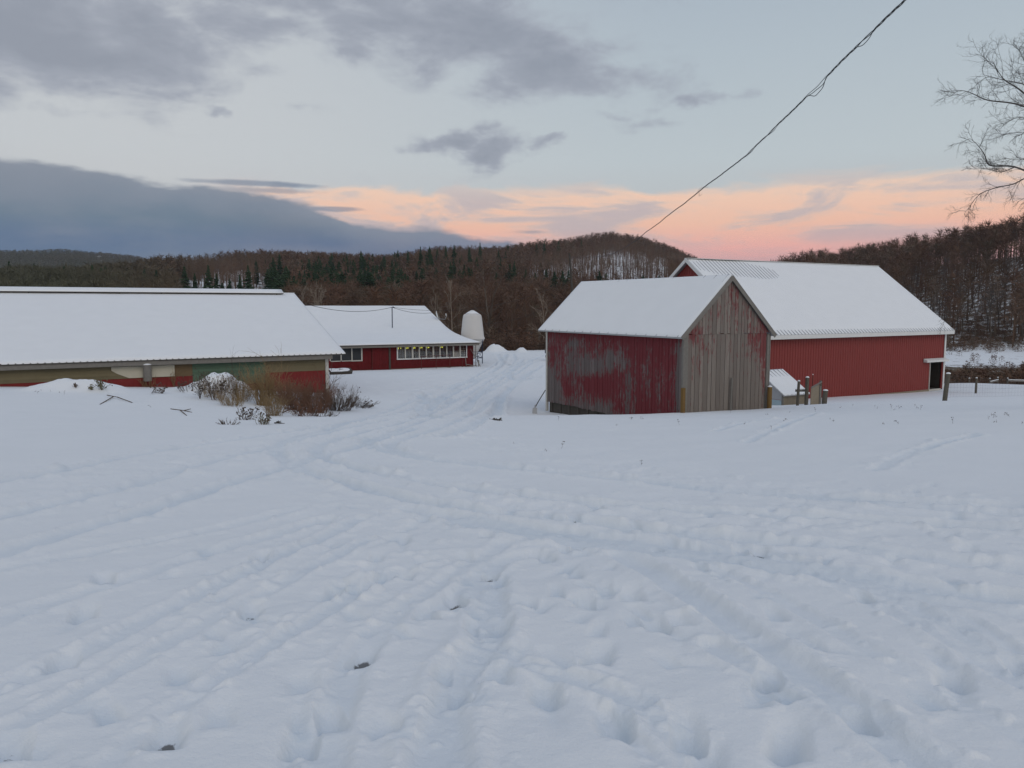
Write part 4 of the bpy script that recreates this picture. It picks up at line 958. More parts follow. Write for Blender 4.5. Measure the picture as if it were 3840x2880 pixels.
mb = MB(z0); mb.box(xb0 + .003, xg0 - .003, -.01, .02, zs + .002, ez); mb.build('brown_panel', M['brown_panel'], lb)
mb = MB(z0); laps(mb, xg0, xg1, zs - .55, ez, -.004, .15); mb.build('green_siding', M['green'], lb)
mb = MB(z0); mb.box(0, L - .12, .0, .05, -5.9, zs - .002, .5)
x = 0.0
while x < L - .2:
    if not (xg0 - .1 < x < xg1 + .02): mb.box(x, x + .04, -.02, 0, -5.9, zs - .004, .5)
    x += .2
mb.build('red_lower_wall', M['low_red'], lb)
mb = MB(z0); mb.box(.0, L - .12, .052, .10, -5.9, ez, .3); mb.build('wall_core', M['dark_wood'], lb)
zc0, zc1 = z_on(500, 1417, LR, A), z_on(500, 1374, LR, A)
mb = MB(z0); a, b = X_(418), X_(537); mb.add([(a, -.05, zc1), (b, -.05, zc1), (b, -.05, zc0), (X_(483), -.05, zc0), (X_(440), -.05, (zc0 * .6 + zc1 * .4)), (a, -.05, zc1 - .18)] + [(a, -.03, zc1), (b, -.03, zc1), (b, -.03, zc0), (X_(483), -.03, zc0), (X_(440), -.03, (zc0 * .6 + zc1 * .4)), (a, -.03, zc1 - .18)], [(5, 4, 3, 2, 1, 0), (6, 7, 8, 9, 10, 11)] + [(i, (i + 1) % 6, (i + 1) % 6 + 6, i + 6) for i in range(6)]); mb.build('cream_panel', M['cream'], lb)
mb = MB(z0); mb.box(X_(567), X_(655), -.05, -.03, zc0, zc1); mb.build('cream_panel', M['cream'], lb)
xv = X_(551); mb = MB(z0); zt, zb2 = z_on(551, 1368, LR, A), z_on(551, 1420, LR, A); mb.lathe([(.20, zb2 - .1), (.20, zt - .06), (.22, zt - .05), (.22, zt), (.16, zt + .02)], xv, -.30, 16); vp = mb.build('vent_pipe', M['gray_wood'], lb, smooth=False)
mb = MB(z0); mb.lathe([(.21, zt + .022), (.21, zt + .05), (.12, zt + .09), (.03, zt + .1)], xv, -.30, 16); mb.build('snow', M['snow'], vp, True)
mb = MB(z0); mb.box(L - .12, L + .06, -.05, .14, -5.9, ez + .02); mb.build('corner_trim', M['white_worn'], lb)
mb = MB(z0)
hf = 10.4; zr = at(1097, 1103, LR[1] + B[1] * hf)[2]; ovr = .95; ove = .45; ea = z_on(1260, 1326, LR, A) + .0
v = [(L - .06, .1, -5.9), (L - .06, DEP, -5.9), (L - .06, DEP, ez), (L - .06, hf, zr - .15), (L - .06, .1, ez)]; v += [(p[0] + .05, p[1], p[2]) for p in v]
mb.add(v, [(4, 3, 2, 1, 0), (5, 6, 7, 8, 9)] + [(i, (i + 1) % 5, (i + 1) % 5 + 5, i + 5) for i in range(5)], .5); mb.build('end_wall', M['low_red'], lb)
mb = MB(z0); mb.slab((-.5, -ove, ea), (L + ovr, -ove, ea), (L + ovr, hf, zr), (-.5, hf, zr), .05); mb.slab((-.5, hf, zr), (L + ovr, hf, zr), (L + ovr, DEP + .6, ea), (-.5, DEP + .6, ea), .05)
x = -.4
while x < L + ovr: mb.beam((x, -ove - .02, ea + .012), (x, -ove + .6, ea + .012 + .6 * (zr - ea) / (hf + ove)), .05, .05); x += .30
ro = mb.build('roof', M['dark_wood'], lb)
snow_sheet('snow', (-.5, -ove - .01, ea), (L + ovr, -ove - .01, ea), (L + ovr, hf, zr), (-.5, hf, zr), 240, 60, lambda U, W: (0.11 + 0.03 * fbm(U * 22, W * 8, 3, 4)) * (.45 + .55 * np.clip(np.minimum((1 - U) / .008, np.minimum(W, 1 - W) / .02), 0, 1) ** .6) * (1 - .35 * np.maximum(0, np.sin(U * 118 * 2 * np.pi)) * smooth(W, .02, 0)), ro, z0)
snow_sheet('snow', (L + ovr, DEP + .6, ea), (-.5, DEP + .6, ea), (-.5, hf, zr), (L + ovr, hf, zr), 40, 20, lambda U, W: .1 + 0 * U, ro, z0)
mb = MB(z0); mb.box(-.3, L + .2, -ove + .05, -ove + .10, ea - .28, ea - .055); mb.box(-.3, L + .2, -.04, ove * 0 - .0 + .0 - .002, ez - .10, ez + .03); mb.build('fascia', M['gray_wood'], lb)
# raised ridge vent: dark slot under a snow-covered cap
s_ = (zr - ea) / (hf + ove); xe = X_(1095, 1103) + 0.0
xe = L + ovr - .9
mb = MB(z0); mb.slab((-.5, hf - .6, zr - .6 * s_ + .25), (xe, hf - .6, zr - .6 * s_ + .25), (xe, hf, zr + .28), (-.5, hf, zr + .28), .04); mb.slab((-.5, hf, zr + .28), (xe, hf, zr + .28), (xe, hf + .6, zr - .6 * s_ + .25), (-.5, hf + .6, zr - .6 * s_ + .25), .04)
mb.box(-.5, xe - .1, hf - .25, hf - .20, zr - .15, zr + .17); x = 0
while x < xe: mb.box(x, x + .06, hf - .44, hf - .40, zr - .3, zr + .0); x += 2.4
rv = mb.build('ridge_vent', M['dark_wood'], lb)
snow_sheet('snow', (-.5, hf - .6, zr - .6 * s_ + .25), (xe, hf - .6, zr - .6 * s_ + .25), (xe, hf, zr + .28), (-.5, hf, zr + .28), 60, 6, lambda U, W: .05 * np.clip(np.minimum(W, 1.5) / .15 + .4, 0, 1) + 0 * U, rv, z0)

# ---- milking barn at the back of the yard
P0 = MR - A2 * MLEN; z0 = -6.0; ROT2 = math.radians(90) - MAZ
mk = empty('milking_barn', frame(P0, 0, z0), ROT2, 'low red milking barn with flared snowy roof and a row of lit windows', 'barn')
L = MLEN; X_ = lambda u, v=1340: L - s_on(u, MR, A2, v); Zm = lambda u, v: z_on(u, v, MR, A2)
ez = Zm(1760, 1291) ; wb = Zm(1740, 1372) - .35
WIN = []      # window bank and left bank
x0b, x1b = X_(1491), X_(1748); zwt, zwb = Zm(1620, 1295), Zm(1620, 1341)
x0l, x1l = X_(1236), X_(1358)
def wall_with_holes(mb, x0, x1, z0_, z1_, holes, y=0., t=.08):
    xs = sorted(set([x0, x1] + [h[0] for h in holes] + [h[1] for h in holes]))
    for a, b in zip(xs[:-1], xs[1:]):
        hh = [h for h in holes if h[0] <= a + 1e-6 and h[1] >= b - 1e-6]
        if not hh: mb.box(a, b, y, y + t, z0_, z1_, .5)
        else: mb.box(a, b, y, y + t, z0_, hh[0][2], .5); mb.box(a, b, y, y + t, hh[0][3], z1_, .5)
holes = [(x0b, x1b, zwb, zwt), (x0l, x1l, zwb - .02, zwt - .02)]
mb = MB(z0); wall_with_holes(mb, 0, L, wb, ez + .1, holes); k = .1
while k < L:
    for (za, zb) in ([(wb, zwb - .12), ] if (x0b - .1 < k < x1b + .1 or x0l - .1 < k < x1l + .1) else [(wb, ez)]): mb.box(k, k + .03, -.012, 0, za, zb, .2)
    k += .3
mb.build('front_wall', M['barn_red'], mk)
mb = MB(z0); mb.box(0, L + .02, -.05, .1, wb - .5, wb + .02 + .28); mb.build('foundation', M['concrete'], mk)
# openings: window frames with panes
M['glass'] = None
m, t, b = new_mat('window_glass'); t.n.remove(b)
tr = t.new('ShaderNodeBsdfTransparent'); gl = t.new('ShaderNodeBsdfGlossy'); gl.inputs['Roughness'].default_value = .05; gl.inputs['Color'].default_value = (.8, .8, .8, 1)
mx = t.new('ShaderNodeMixShader'); mx.inputs[0].default_value = .10; t.put(mx.inputs[1], tr.outputs[0]); t.put(mx.inputs[2], gl.outputs[0]); t.put([n for n in t.n if n.type == 'OUTPUT_MATERIAL'][0].inputs[0], mx.outputs[0]); M['glass'] = m
def emit(name, col, s):
    m, t, b = new_mat(name); b.inputs['Emission Color'].default_value = tuple(col) + (1,); b.inputs['Emission Strength'].default_value = s; b.inputs['Base Color'].default_value = tuple(col) + (1,); return m
M['lamp'] = emit('yellow_lamp', (0.85, 0.85, 0.12), .85)
M['room'] = flat_mat('room_wall', (0.11, 0.105, 0.085), .9, .3, 2.0)
n = 10; w = (x1b - x0b) / n
fr = MB(z0); fr.box(x0b - .08, x1b + .08, -.06, .03, zwt, zwt + .10); fr.box(x0b - .10, x1b + .10, -.09, .03, zwb - .10, zwb); fr.box(x0b - .08, x0b, -.06, .03, zwb, zwt); fr.box(x1b, x1b + .08, -.06, .03, zwb, zwt)
fr.build('window_surround', M['white'], mk)
for k in range(n):
    a, c = x0b + k * w, x0b + (k + 1) * w
    mb = MB(z0); q = .11 if k not in (2, 5) else .15
    if k > 0: mb.box(a, a + q, -.055, .03, zwb, zwt)
    else: q = .03; mb.box(a, a + q, -.05, .03, zwb, zwt)
    wf = mb.build('window', M['white_worn'], mk); mb = MB(z0)
    for zz in ((1 / 3., 2 / 3.) if k != 8 else (.5,)): z = zwb + (zwt - zwb) * zz; mb.box(a + q, c, .0, .02, z - .012, z + .012)
    if k not in (8,): mb.box((a + q + c) / 2 - .012, (a + q + c) / 2 + .012, -.002, .022, zwb, zwt)
    mb.build('muntin', M['gray_wood'], wf)
    mb = MB(z0); mb.box(a + q, c, .024, .030, zwb, zwt); mb.build('pane', M['glass'], wf)
    if k == 8:
        mb = MB(z0); mb.box(a + q + .02, c - .03, .04, .05, zwb + .02, zwb + (zwt - zwb) * .42); mb.build('cardboard', M['ply'], wf)
        mb = MB(z0)
        for z in (.55, .68, .8): mb.box(a + q + .05, c - .1, .045, .055, zwb + (zwt - zwb) * z, zwb + (zwt - zwb) * z + .05)
        mb.build('paper_notice', M['rust'], wf)
    if k == 9:
        for i in range(9): mb = MB(z0); mb.box(a + q + .1 + (i % 3) * .14, a + q + .18 + (i % 3) * .14, .04, .05, zwb + .12 + (i // 3) * .2, zwb + .22 + (i // 3) * .2); mb.build('sticker', M['cream'], wf)
    if k in (0, 1, 2, 3, 4, 6):
        mb = MB(z0); mb.box(a + q * .5, c - .1, .35, .42, zwt - .13, zwt - .08); mb.box(a + q + .1, a + q + .19, .35, .42, zwt - .30, zwt - .16); mb.box(c - .28, c - .20, .33, .42, zwt - .26, zwt - .18); mb.build('lamp', M['lamp'], mk)
for k in range(3):
    wl = (x1l - x0l) / 3; a, c = x0l + k * wl, x0l + (k + 1) * wl
    mb = MB(z0); mb.box(a, a + .09, -.045, .03, zwb - .02, zwt - .02)
    if k == 2: mb.box(c - .09, c + .02, -.05, .03, zwb - .12, zwt + .05); mb.box(a, c - .09, -.05, .03, zwt - .08, zwt + .05); mb.box(a, c - .09, -.05, .03, zwb - .12, zwb - .02)
    else: mb.box(a + .09, c, -.045, .03, zwb - .10, zwb - .02)
    wf = mb.build('window', M['white_worn'], mk)
    mb = MB(z0); mb.box(a + .09, c - (.09 if k == 2 else 0), .03, .036, zwb - .02, zwt - .02 - (.06 if k == 2 else 0)); mb.build('dark_sheeting', M['tarp'], wf)
# interior shell behind the window bank
mb = MB(z0); mb.box(.1, L - .1, 2.2, 2.25, wb, ez + .1); mb.box(.1, L - .1, .12, 2.2, wb + .05, wb + .1); mb.build('inner_wall', M['room'], mk)
mb = MB(z0)
for k in range(14): x = x0b + .2 + k * .62; mb.box(x, x + .05, 1.0, 1.05, wb + .1, ez)
mb.box(x0b, x1b, .98, 1.02, zwb + .15, zwb + .2); mb.build('stall_rail', M['gray_wood'], mk)
# sliding door
dx0, dx1 = X_(1395), X_(1463)
mb = MB(z0); boards(mb, dx0, dx1 - .16, .22, -.09, .03, wb - .12, lambda x: ez - .02, .006, random.Random(6)); dr = mb.build('sliding_door', M['barn_red'], mk)
mb = MB(z0); mb.box(dx1 - .15, dx1 + .02, -.12, -.02, wb - .12, ez - .02); mb.build('edge_board', M['dark_wood'], dr)
mb = MB(z0); mb.box(dx0 - .03, dx0 - .003, -.12, -.03, wb - .12, ez - .02); mb.box(dx0 - .1, dx1 + 1.4, -.14, -.10, ez - .03, ez + .03); mb.build('track', M['rust'], dr)
mb = MB(z0); mb.box(L - .08, L, .08, 12.0, wb - .3, ez - .05, .5); mb.box(L - .01, L + .05, -.06, .02, wb - .1, ez, .5); mb.build('end_wall', M['barn_red'], mk)
# roof: flared profile
hk = 6.4; hr = 15.2; ev = 0.55
zk = at(1699, 1248, MR[1] + B2[1] * hk)[2]; zr = at(1593, 1148, MR[1] + B2[1] * hr)[2]; ea = at(1795, 1284, 75)[2]
R0, R1 = -1.0, L + .62
prof = [(-ev, ea), (hk * .45, ea + (zk - ea) * .38), (hk, zk), (hk + 2, zk + (zr - zk) * .17), (hr, zr), (hr + 8, zk - .5)]
mb = MB(z0)
for (ya, za), (yb, zb) in zip(prof[:-1], prof[1:]): mb.slab((R0, ya, za), (R1, ya, za), (R1, yb, zb), (R0, yb, zb), .08)
ro = mb.build('roof', M['dark_wood'], mk)
def prof_sheet(name, prof, x0, x1, th, parent, zo, seed):
    pr = np.array(prof); dd = np.concatenate([[0], np.cumsum(np.hypot(*np.diff(pr, axis=0).T))]); q = np.linspace(0, dd[-1], 90)
    yy = np.interp(q, dd, pr[:, 0]); zz = np.interp(q, dd, pr[:, 1]); ker = np.ones(9) / 9; zz2 = np.convolve(np.pad(zz, 4, mode='edge'), ker, 'valid'); zz = np.where((q > q[4]) & (q < q[-5]), np.maximum(zz2, zz), zz)
    xs = np.linspace(x0, x1, 90); Xg, Q = np.meshgrid(xs, np.arange(90), indexing='ij')
    T = th * (1 + .3 * fbm(Xg / 3, yy[Q] / 3, 3, seed)) * (.4 + .6 * np.clip(np.minimum(np.minimum(Xg - x0, x1 - Xg) / .25, np.minimum(Q, 89 - Q) / 1.5), 0, 1) ** .5)
    top = np.stack([Xg, yy[Q], zz[Q] + T - zo], -1).reshape(-1, 3); bot = np.stack([Xg, yy[Q], zz[Q] + .003 - zo], -1).reshape(-1, 3); n = len(top)
    I = lambda i, j: i * 90 + j; i, j = [a.ravel() for a in np.meshgrid(np.arange(89), np.arange(89), indexing='ij')]; Fs = [np.stack([I(i, j), I(i + 1, j), I(i + 1, j + 1), I(i, j + 1)], 1)]
    e = np.arange(89)
    for p, q_ in ((I(e, 0), I(e + 1, 0)), (I(e + 1, 89), I(e, 89)), (I(0, e + 1), I(0, e)), (I(89, e), I(89, e + 1))): Fs.append(np.stack([p + n, q_ + n, q_, p], 1))
    me = mesh_np(name, np.vstack([top, bot]), np.concatenate(Fs), smooth=True); return link_mesh(name, me, M['snow'], parent)
prof_sheet('snow', prof[:5], R0, R1, .12, ro, z0, 6)
mb = MB(z0); mb.box(.2, L + .5, -ev + .03, -ev + .08, ea - .26, ea - .085); mb.box(0, L + .4, -.06, -.015, ez - .12, ez + .12, .2); mb.build('fascia', M['gray_wood'], mk)
# service mast on the roof with its bracket
xm = L - (MR[0] - tanu(1471, 1200) * MR[1]) / (A2[0] - tanu(1471, 1200) * A2[1])
def mk_world(x, y): return (P0[0] + A2[0] * x + B2[0] * y, P0[1] + A2[1] * x + B2[1] * y)
def mk_local(px, py): dx, dy = px - P0[0], py - P0[1]; return dx * A2[0] + dy * A2[1], dx * B2[0] + dy * B2[1]
Ym = 80.0; pm = at(1471, 1205, Ym); lx, ly = mk_local(pm[0], Ym); zt = at(1471, 1152, Ym)[2]; zroof = np.interp(ly, [p[0] for p in prof], [p[1] for p in prof])
mb = MB(z0); mb.tube([(lx, ly, zroof - .1), (lx, ly, zt)], .05, 8); mb.tube([(lx, ly, zt), (lx + .15, ly, zt + .03), (lx + .3, ly - .05, zt - .12)], .04, 6); mb.build('service_mast', M['blue_metal'], mk)
MAST = (float(pm[0]), Ym, float(zt))
# satellite dish by the roof edge
pd = at(1640, 1180, 84.5); lx, ly = mk_local(pd[0], 84.5); lz = pd[2]
mb = MB(z0); mb.tube([(lx + .2, ly, lz - 1.0), (lx + .2, ly, lz - .2)], .03, 8); mb.tube([(lx + .2, ly, lz - .45), (lx + .75, ly - .3, lz - .5), (lx + .95, ly - .35, lz - .1)], .03, 6); ds = mb.build('dish_arm', M['galv'], mk)
mb = MB(z0); c = Vector((lx, ly, lz)); ax = Vector((.9, -.35, .25)).normalized(); u_ = ax.cross(Vector((0, 0, 1))).normalized(); w_ = u_.cross(ax)
vs = []; fs = []
for i, (r, dpt) in enumerate([(.02, .10), (.22, .07), (.36, .03), (.45, -.02), (.46, -.0), (.2, .12)]):
    for k in range(16): tt_ = 2 * math.pi * k / 16; vs.append(c - ax * dpt + (u_ * math.cos(tt_) + w_ * math.sin(tt_)) * r)
for i in range(5):
    for k in range(16): fs.append((i * 16 + k, i * 16 + (k + 1) % 16, (i + 1) * 16 + (k + 1) % 16, (i + 1) * 16 + k))
mb.add(vs, fs); mb.build('dish', M['white'], ds)
mb = MB(z0); mb.tube([(lx + .9, ly - .3, lz - .1), (lx + .86, ly - .3, lz + .12)], .06, 8); mb.build('receiver', M['white'], ds)
# pipe railing along the wall
def yard_pt(u, v, Yd): p = at(u, v, Yd); return (float(p[0]), float(Yd))
ra = mk_world(X_(1567), -.95); o = empty('pipe_railing', (ra[0], ra[1], gz(*ra)), ROT2, 'rusty pipe railing standing in front of the lit window row', 'railing')
Lr = X_(1722) - X_(1567); zz = lambda x: gz(*mk_world(X_(1567) + x, -.95)) - gz(*ra)
mb = MB(0); mb.tube([(0, 0, 1.15), (Lr * .72, 0, 1.22)], .03, 6); mb.tube([(Lr * .35, 0, .12), (Lr, 0, .10)], .03, 6); mb.tube([(Lr * .2, .02, .75), (Lr * .72, .02, .80)], .022, 6); mb.build('rail', M['rust'], o)
for f in (0, .35, .68, .98):
    mb = MB(0); mb.tube([(Lr * f, 0, -.2), (Lr * f, 0, 1.2 if f < .9 else .65)], .03, 6); mb.build('upright', M['rust'], o)
# snow covered trough near the barn corner
p = ghit(1279, 1403); o = empty('feed_trough', (p[0], p[1], p[2]), ROT2 + .1, 'dark open feed trough heaped with snow beside the long low barn corner', 'trough'); o.scale = (.74, .74, .9)
mb = MB(0); mb.hexa([(-1.15, -.35, -.15), (1.1, -.35, -.15), (1.1, .35, -.15), (-1.15, .35, -.15), (-1.3, -.5, .26), (1.2, -.5, .30), (1.25, .45, .52), (-1.25, .45, .52)]); mb.build('tub', M['dark_wood'], o, bevel=.02)
mb = MB(0); V_ = []; 
for i in range(13):
    for j in range(7):
        fx, fy = i / 12, j / 6; x = -1.28 + 2.5 * fx; y = -.5 + .97 * fy; V_.append((x, y, .28 + .24 * fy + .08 * math.sin(math.pi * fx) * math.sin(math.pi * fy) + .012 * math.sin(fx * 12)))
mb.add(V_, [(i * 7 + j, (i + 1) * 7 + j, (i + 1) * 7 + j + 1, i * 7 + j + 1) for i in range(12) for j in range(6)]); mb.build('snow', M['snow'], o, True)
mb = MB(0); mb.hexa([(-.2, -.1, .36), (.2, -.1, .36), (.2, .15, .42), (-.2, .15, .42), (-.22, -.12, .47), (.22, -.12, .47), (.22, .17, .50), (-.22, .17, .50)]); mb.build('lid_block', M['tarp'], o)
# tools leaning at the barn's right end
p = mk_world(L - .3, -.35); o = empty('leaning_boards', (p[0], p[1], gz(*p)), ROT2, 'grey boards and a pole leaning on the right corner of the milking barn', 'boards')
mb = MB(0); mb.beam((.9, -.2, 0), (.05, .25, 1.7), .08, .04); mb.beam((-.5, 0, 0), (-.5, .2, .9), .06, .04); mb.beam((-.55, -.1, .25), (.6, -.1, .05), .05, .07); mb.beam((.75, -.1, 0), (.85, .1, .6), .10, .05); mb.build('board', M['gray_wood'], o)

# ---- feed bin on legs
Yb = 80.5; pb = at(1772, 1360, Yb); g = gz(pb[0], Yb); zb = lambda v: float(at(1772, v, Yb)[2]) - g
o = empty('feed_bin', (float(pb[0]), Yb, g), .2, 'white tapered fibreglass feed bin on thin metal legs beside the milking barn', 'feed bin')
mb = MB(0); r1 = 45 / F * Yb; r2 = 34 / F * Yb
mb.lathe([(.30, zb(1340)), (r1 * .98, zb(1272)), (r1 * 1.03, zb(1271)), (r1 * 1.03, zb(1268)), (r1 * .97, zb(1262)), (r2 * 1.08, zb(1200)), (r2, zb(1183)), (r2 * .9, zb(1179)), (.35, zb(1171))], 0, 0, 32)
bb = mb.build('tank', M['tank'], o, True); md = bb.modifiers.new('e', 'EDGE_SPLIT'); md.split_angle = math.radians(28)
mb = MB(0); mb.lathe([(.36, zb(1173)), (.36, zb(1168)), (.28, zb(1167)), (.20, zb(1164)), (.05, zb(1163))], 0, 0, 16); mb.build('lid', M['white'], o)
mb = MB(0); mb.lathe([(r2 * .80, zb(1177)), (r2 * .6, zb(1172.5)), (.38, zb(1168.5)), (.36, zb(1168))], 0, 0, 24); mb.build('snow', M['snow'], o, True)
rl = r1 * .93
for k in range(4):
    tt_ = math.radians(45 + 90 * k + 8); x, y = rl * math.cos(tt_), rl * math.sin(tt_)
    mb = MB(0); mb.tube([(x, y, -.3), (x, y, zb(1270))], .045, 6); mb.build('leg', M['blue_metal'], o)
mb = MB(0)
for k in range(4):
    a, c = math.radians(53 + 90 * k), math.radians(143 + 90 * k); p, q = (rl * math.cos(a), rl * math.sin(a)), (rl * math.cos(c), rl * math.sin(c)); h0, h1 = .55, zb(1318)
    for h in (h0, h1): mb.tube([(p[0], p[1], h), (q[0], q[1], h)], .025, 5)
    mb.tube([(p[0], p[1], h0), (q[0], q[1], h1)], .02, 5); mb.tube([(p[0], p[1], h1), (q[0], q[1], h0)], .02, 5); mb.tube([(p[0], p[1], h1), (q[0] * .4, q[1] * .4, h1 + 1.6)], .02, 5)
mb.build('bracing', M['blue_metal'], o)
mb = MB(0); mb.lathe([(.26, zb(1345)), (.30, zb(1340)), (.30, zb(1337))], 0, 0, 12); mb.build('outlet', M['galv'], o)
p = at(1727, 1352, 79.3); g = gz(p[0], 79.3); o = empty('blue_drum', (float(p[0]), 79.3, g), 0, 'small blue plastic barrel between the milking barn and the feed bin', 'barrel')
mb = MB(0); mb.lathe([(.22, -.05), (.27, .1), (.28, .45), (.27, .75), (.22, .86)], 0, 0, 14); mb.build('body', M['blue'], o, True); mb = MB(0); mb.lathe([(.23, .862), (.22, .92), (.1, .96)], 0, 0, 12); mb.build('snow', M['snow'], o)

# ---- tractor glimpsed behind the shed
Yt = 84.0; pt = at(2062, 1326, Yt); g = gz(pt[0], Yt); o = empty('parked_tractor', (float(pt[0]), Yt, g), math.radians(12), 'dark tractor with yellow parts mostly hidden behind the left end of the weathered shed', 'tractor')
mb = MB(0); mb.box(-.3, 2.6, -.35, .35, .7, 1.35); mb.box(-.5, .2, -.30, .30, .8, 1.15); mb.build('body', M['blue_metal'], o, bevel=.05)
mb = MB(0); mb.box(1.2, 2.5, -.6, .6, 2.3, 2.38); mb.build('canopy', M['yellow'], o)
for (x, y) in ((1.25, -.55), (1.25, .55), (2.45, -.55), (2.45, .55)): mb = MB(0); mb.box(x - .03, x + .03, y - .03, y + .03, 1.2, 2.3); mb.build('canopy_post', M['dark'], o)
for (x, y, r) in ((.1, -.6, .42), (.1, .6, .42), (2.1, -.75, .75), (2.1, .75, .75)):
    mb = MB(0); mb.tube([(x, y - .15, r), (x, y + .15, r)], r, 20); wh = mb.build('wheel', M['cable'], o, bevel=.03)
    mb = MB(0); mb.tube([(x, y - .17, r), (x, y + .17, r)], r * .5, 14); mb.build('rim', M['yellow'], wh)

# ---- utility pole and wires
Yp = 90.0; pp = at(2150, 1200, Yp); zt = at(2135, 948, Yp)[2]; g = gz(pp[0], Yp)
o = empty('utility_pole', (float(pp[0]), Yp, g), 0, 'tall wooden utility pole rising behind the weathered shed roof', 'pole')
xt = float(at(2135, 948, Yp)[0] - pp[0])
mb = MB(0); mb.tube([(.12, 0, -.5), (0, 0, (zt - g) * .5), (xt, 0, zt - g)], [.17, .14, .115], 12); mb.build('shaft', M['dark_wood'], o)
mb = MB(0); mb.tube([(xt * .6, -.16, (zt - g) * .62), (xt * .6, -.3, (zt - g) * .62)], .05, 8); mb.build('insulator', M['white'], o)
mb = MB(0); mb.beam((xt, -.1, zt - g - .5), (xt, .12, zt - g - .5), .06, .1); mb.build('bracket', M['galv'], o)
POLE = (float(pp[0] + xt), Yp, float(zt) - .5)
def crom(P, n):
    P = np.array(P, float); Q = []
    for i in range(len(P) - 1):
        p0, p1, p2, p3 = P[max(i - 1, 0)], P[i], P[i + 1], P[min(i + 2, len(P) - 1)]
        for s in np.linspace(0, 1, n + 1)[:-1]: Q.append(0.5 * ((2 * p1) + (-p0 + p2) * s + (2 * p0 - 5 * p1 + 4 * p2 - p3) * s * s + (-p0 + 3 * p1 - 3 * p2 + p3) * s ** 3))
    Q.append(P[-1]); return np.array(Q)
ctl = [(3700, -300, 6.4)] + [(3394, -4, 9.6), (3177, 212, 12.2), (3047, 338, 14.2), (2882, 503, 17.0), (2778, 597, 19.2), (2630, 712, 22.3), (2530, 790, 26.0), (2430, 866, 31.0), (2340, 930, 38.5), (2250, 962, 50.0)]
cp = [at(*c) for c in ctl] + [np.array(POLE)]
path = crom(cp, 60); seg = np.linalg.norm(np.diff(path, axis=0), axis=1); arc = np.concatenate([[0], np.cumsum(seg)])
tot = arc[-1]; qs = np.arange(0, tot, .06); C3 = np.stack([np.interp(qs, arc, path[:, k]) for k in range(3)], 1)
C3 = C3 + np.stack([np.zeros(len(qs)), np.zeros(len(qs)), .010 * np.sin(qs * 1.3) + .004 * np.sin(qs * 3.3)], 1)
def strand(phase, rad, r, slack=()):
    ph = qs * 5.0 + phase; off = np.stack([np.cos(ph), 0 * ph, np.sin(ph)], 1) * rad
    for (uc, amp, wid, sgn) in slack:
        k = int(np.argmin([abs(1920 + F * c[0] / c[1] * 1.005 - uc) if c[1] > 5 else 1e9 for c in C3])); g_ = np.exp(-((qs - qs[k]) / wid) ** 4)
        off += np.stack([g_ * amp * sgn, 0 * g_, -g_ * amp], 1)
    Pp = C3 + off; S = np.concatenate([Pp[:-1], Pp[1:], np.full((len(Pp) - 1, 2), r)], 1); return S
S = np.concatenate([strand(0, .010, .0062, [(3030, .05, .45, .4)]), strand(2.1, .010, .0062, [(3030, .10, .40, .5), (2790, .03, .35, .4)]), strand(4.2, .009, .0055, [(3200, .035, .35, .4), (2870, .03, .3, .3)])])
cbl = link_mesh('power_cable', segs_mesh('power_cable', S, 5), M['cable']); tag(cbl, 'twisted black overhead power cable swooping from the top right down to the utility pole', 'cable')
L0 = at(2648, 700, 21.8); Lp = [at(2655, 702, 21.6), at(2632, 704, 21.6), at(2617, 716, 21.7), at(2622, 723, 21.8), at(2622, 735, 21.9), at(2633, 728, 21.7)]
q = crom(Lp, 8); S = [tuple(a) + tuple(b) + (.004, .004) for a, b in zip(q[:-1], q[1:])]
lw = link_mesh('tie_wire', segs_mesh('tie_wire', S, 4), M['cable']); tag(lw, 'small loop of tie wire sticking out of the power cable', 'wire')
def wire(name, a, b, sag, r, label, n=40):
    a, b = np.array(a), np.array(b); f = np.linspace(0, 1, n)[:, None]; P = a * (1 - f) + b * f; P[:, 2] -= sag * 4 * f[:, 0] * (1 - f[:, 0])
    S = np.concatenate([P[:-1], P[1:], np.full((n - 1, 2), r)], 1); return tag(link_mesh(name, segs_mesh(name, S, 4), M['cable']), label, 'wire')
wire('roof_wire', at(1140, 1138, 66), MAST, .55, .02, 'thin black wire sagging left from the roof mast over the milking barn roof')
wire('roof_wire', MAST, at(1620, 1173, 84), .25, .018, 'thin black wire from the roof mast to the satellite dish')
wire('roof_wire', MAST, POLE[:2] + (POLE[2] - 2.6,), 1.5, .014, 'thin wire from the roof mast across to the utility pole')
wire('roof_wire', at(1640, 1190, 84.5), POLE[:2] + (POLE[2] - 4.2,), 1.8, .012, 'lowest thin wire from the dish corner toward the utility pole')

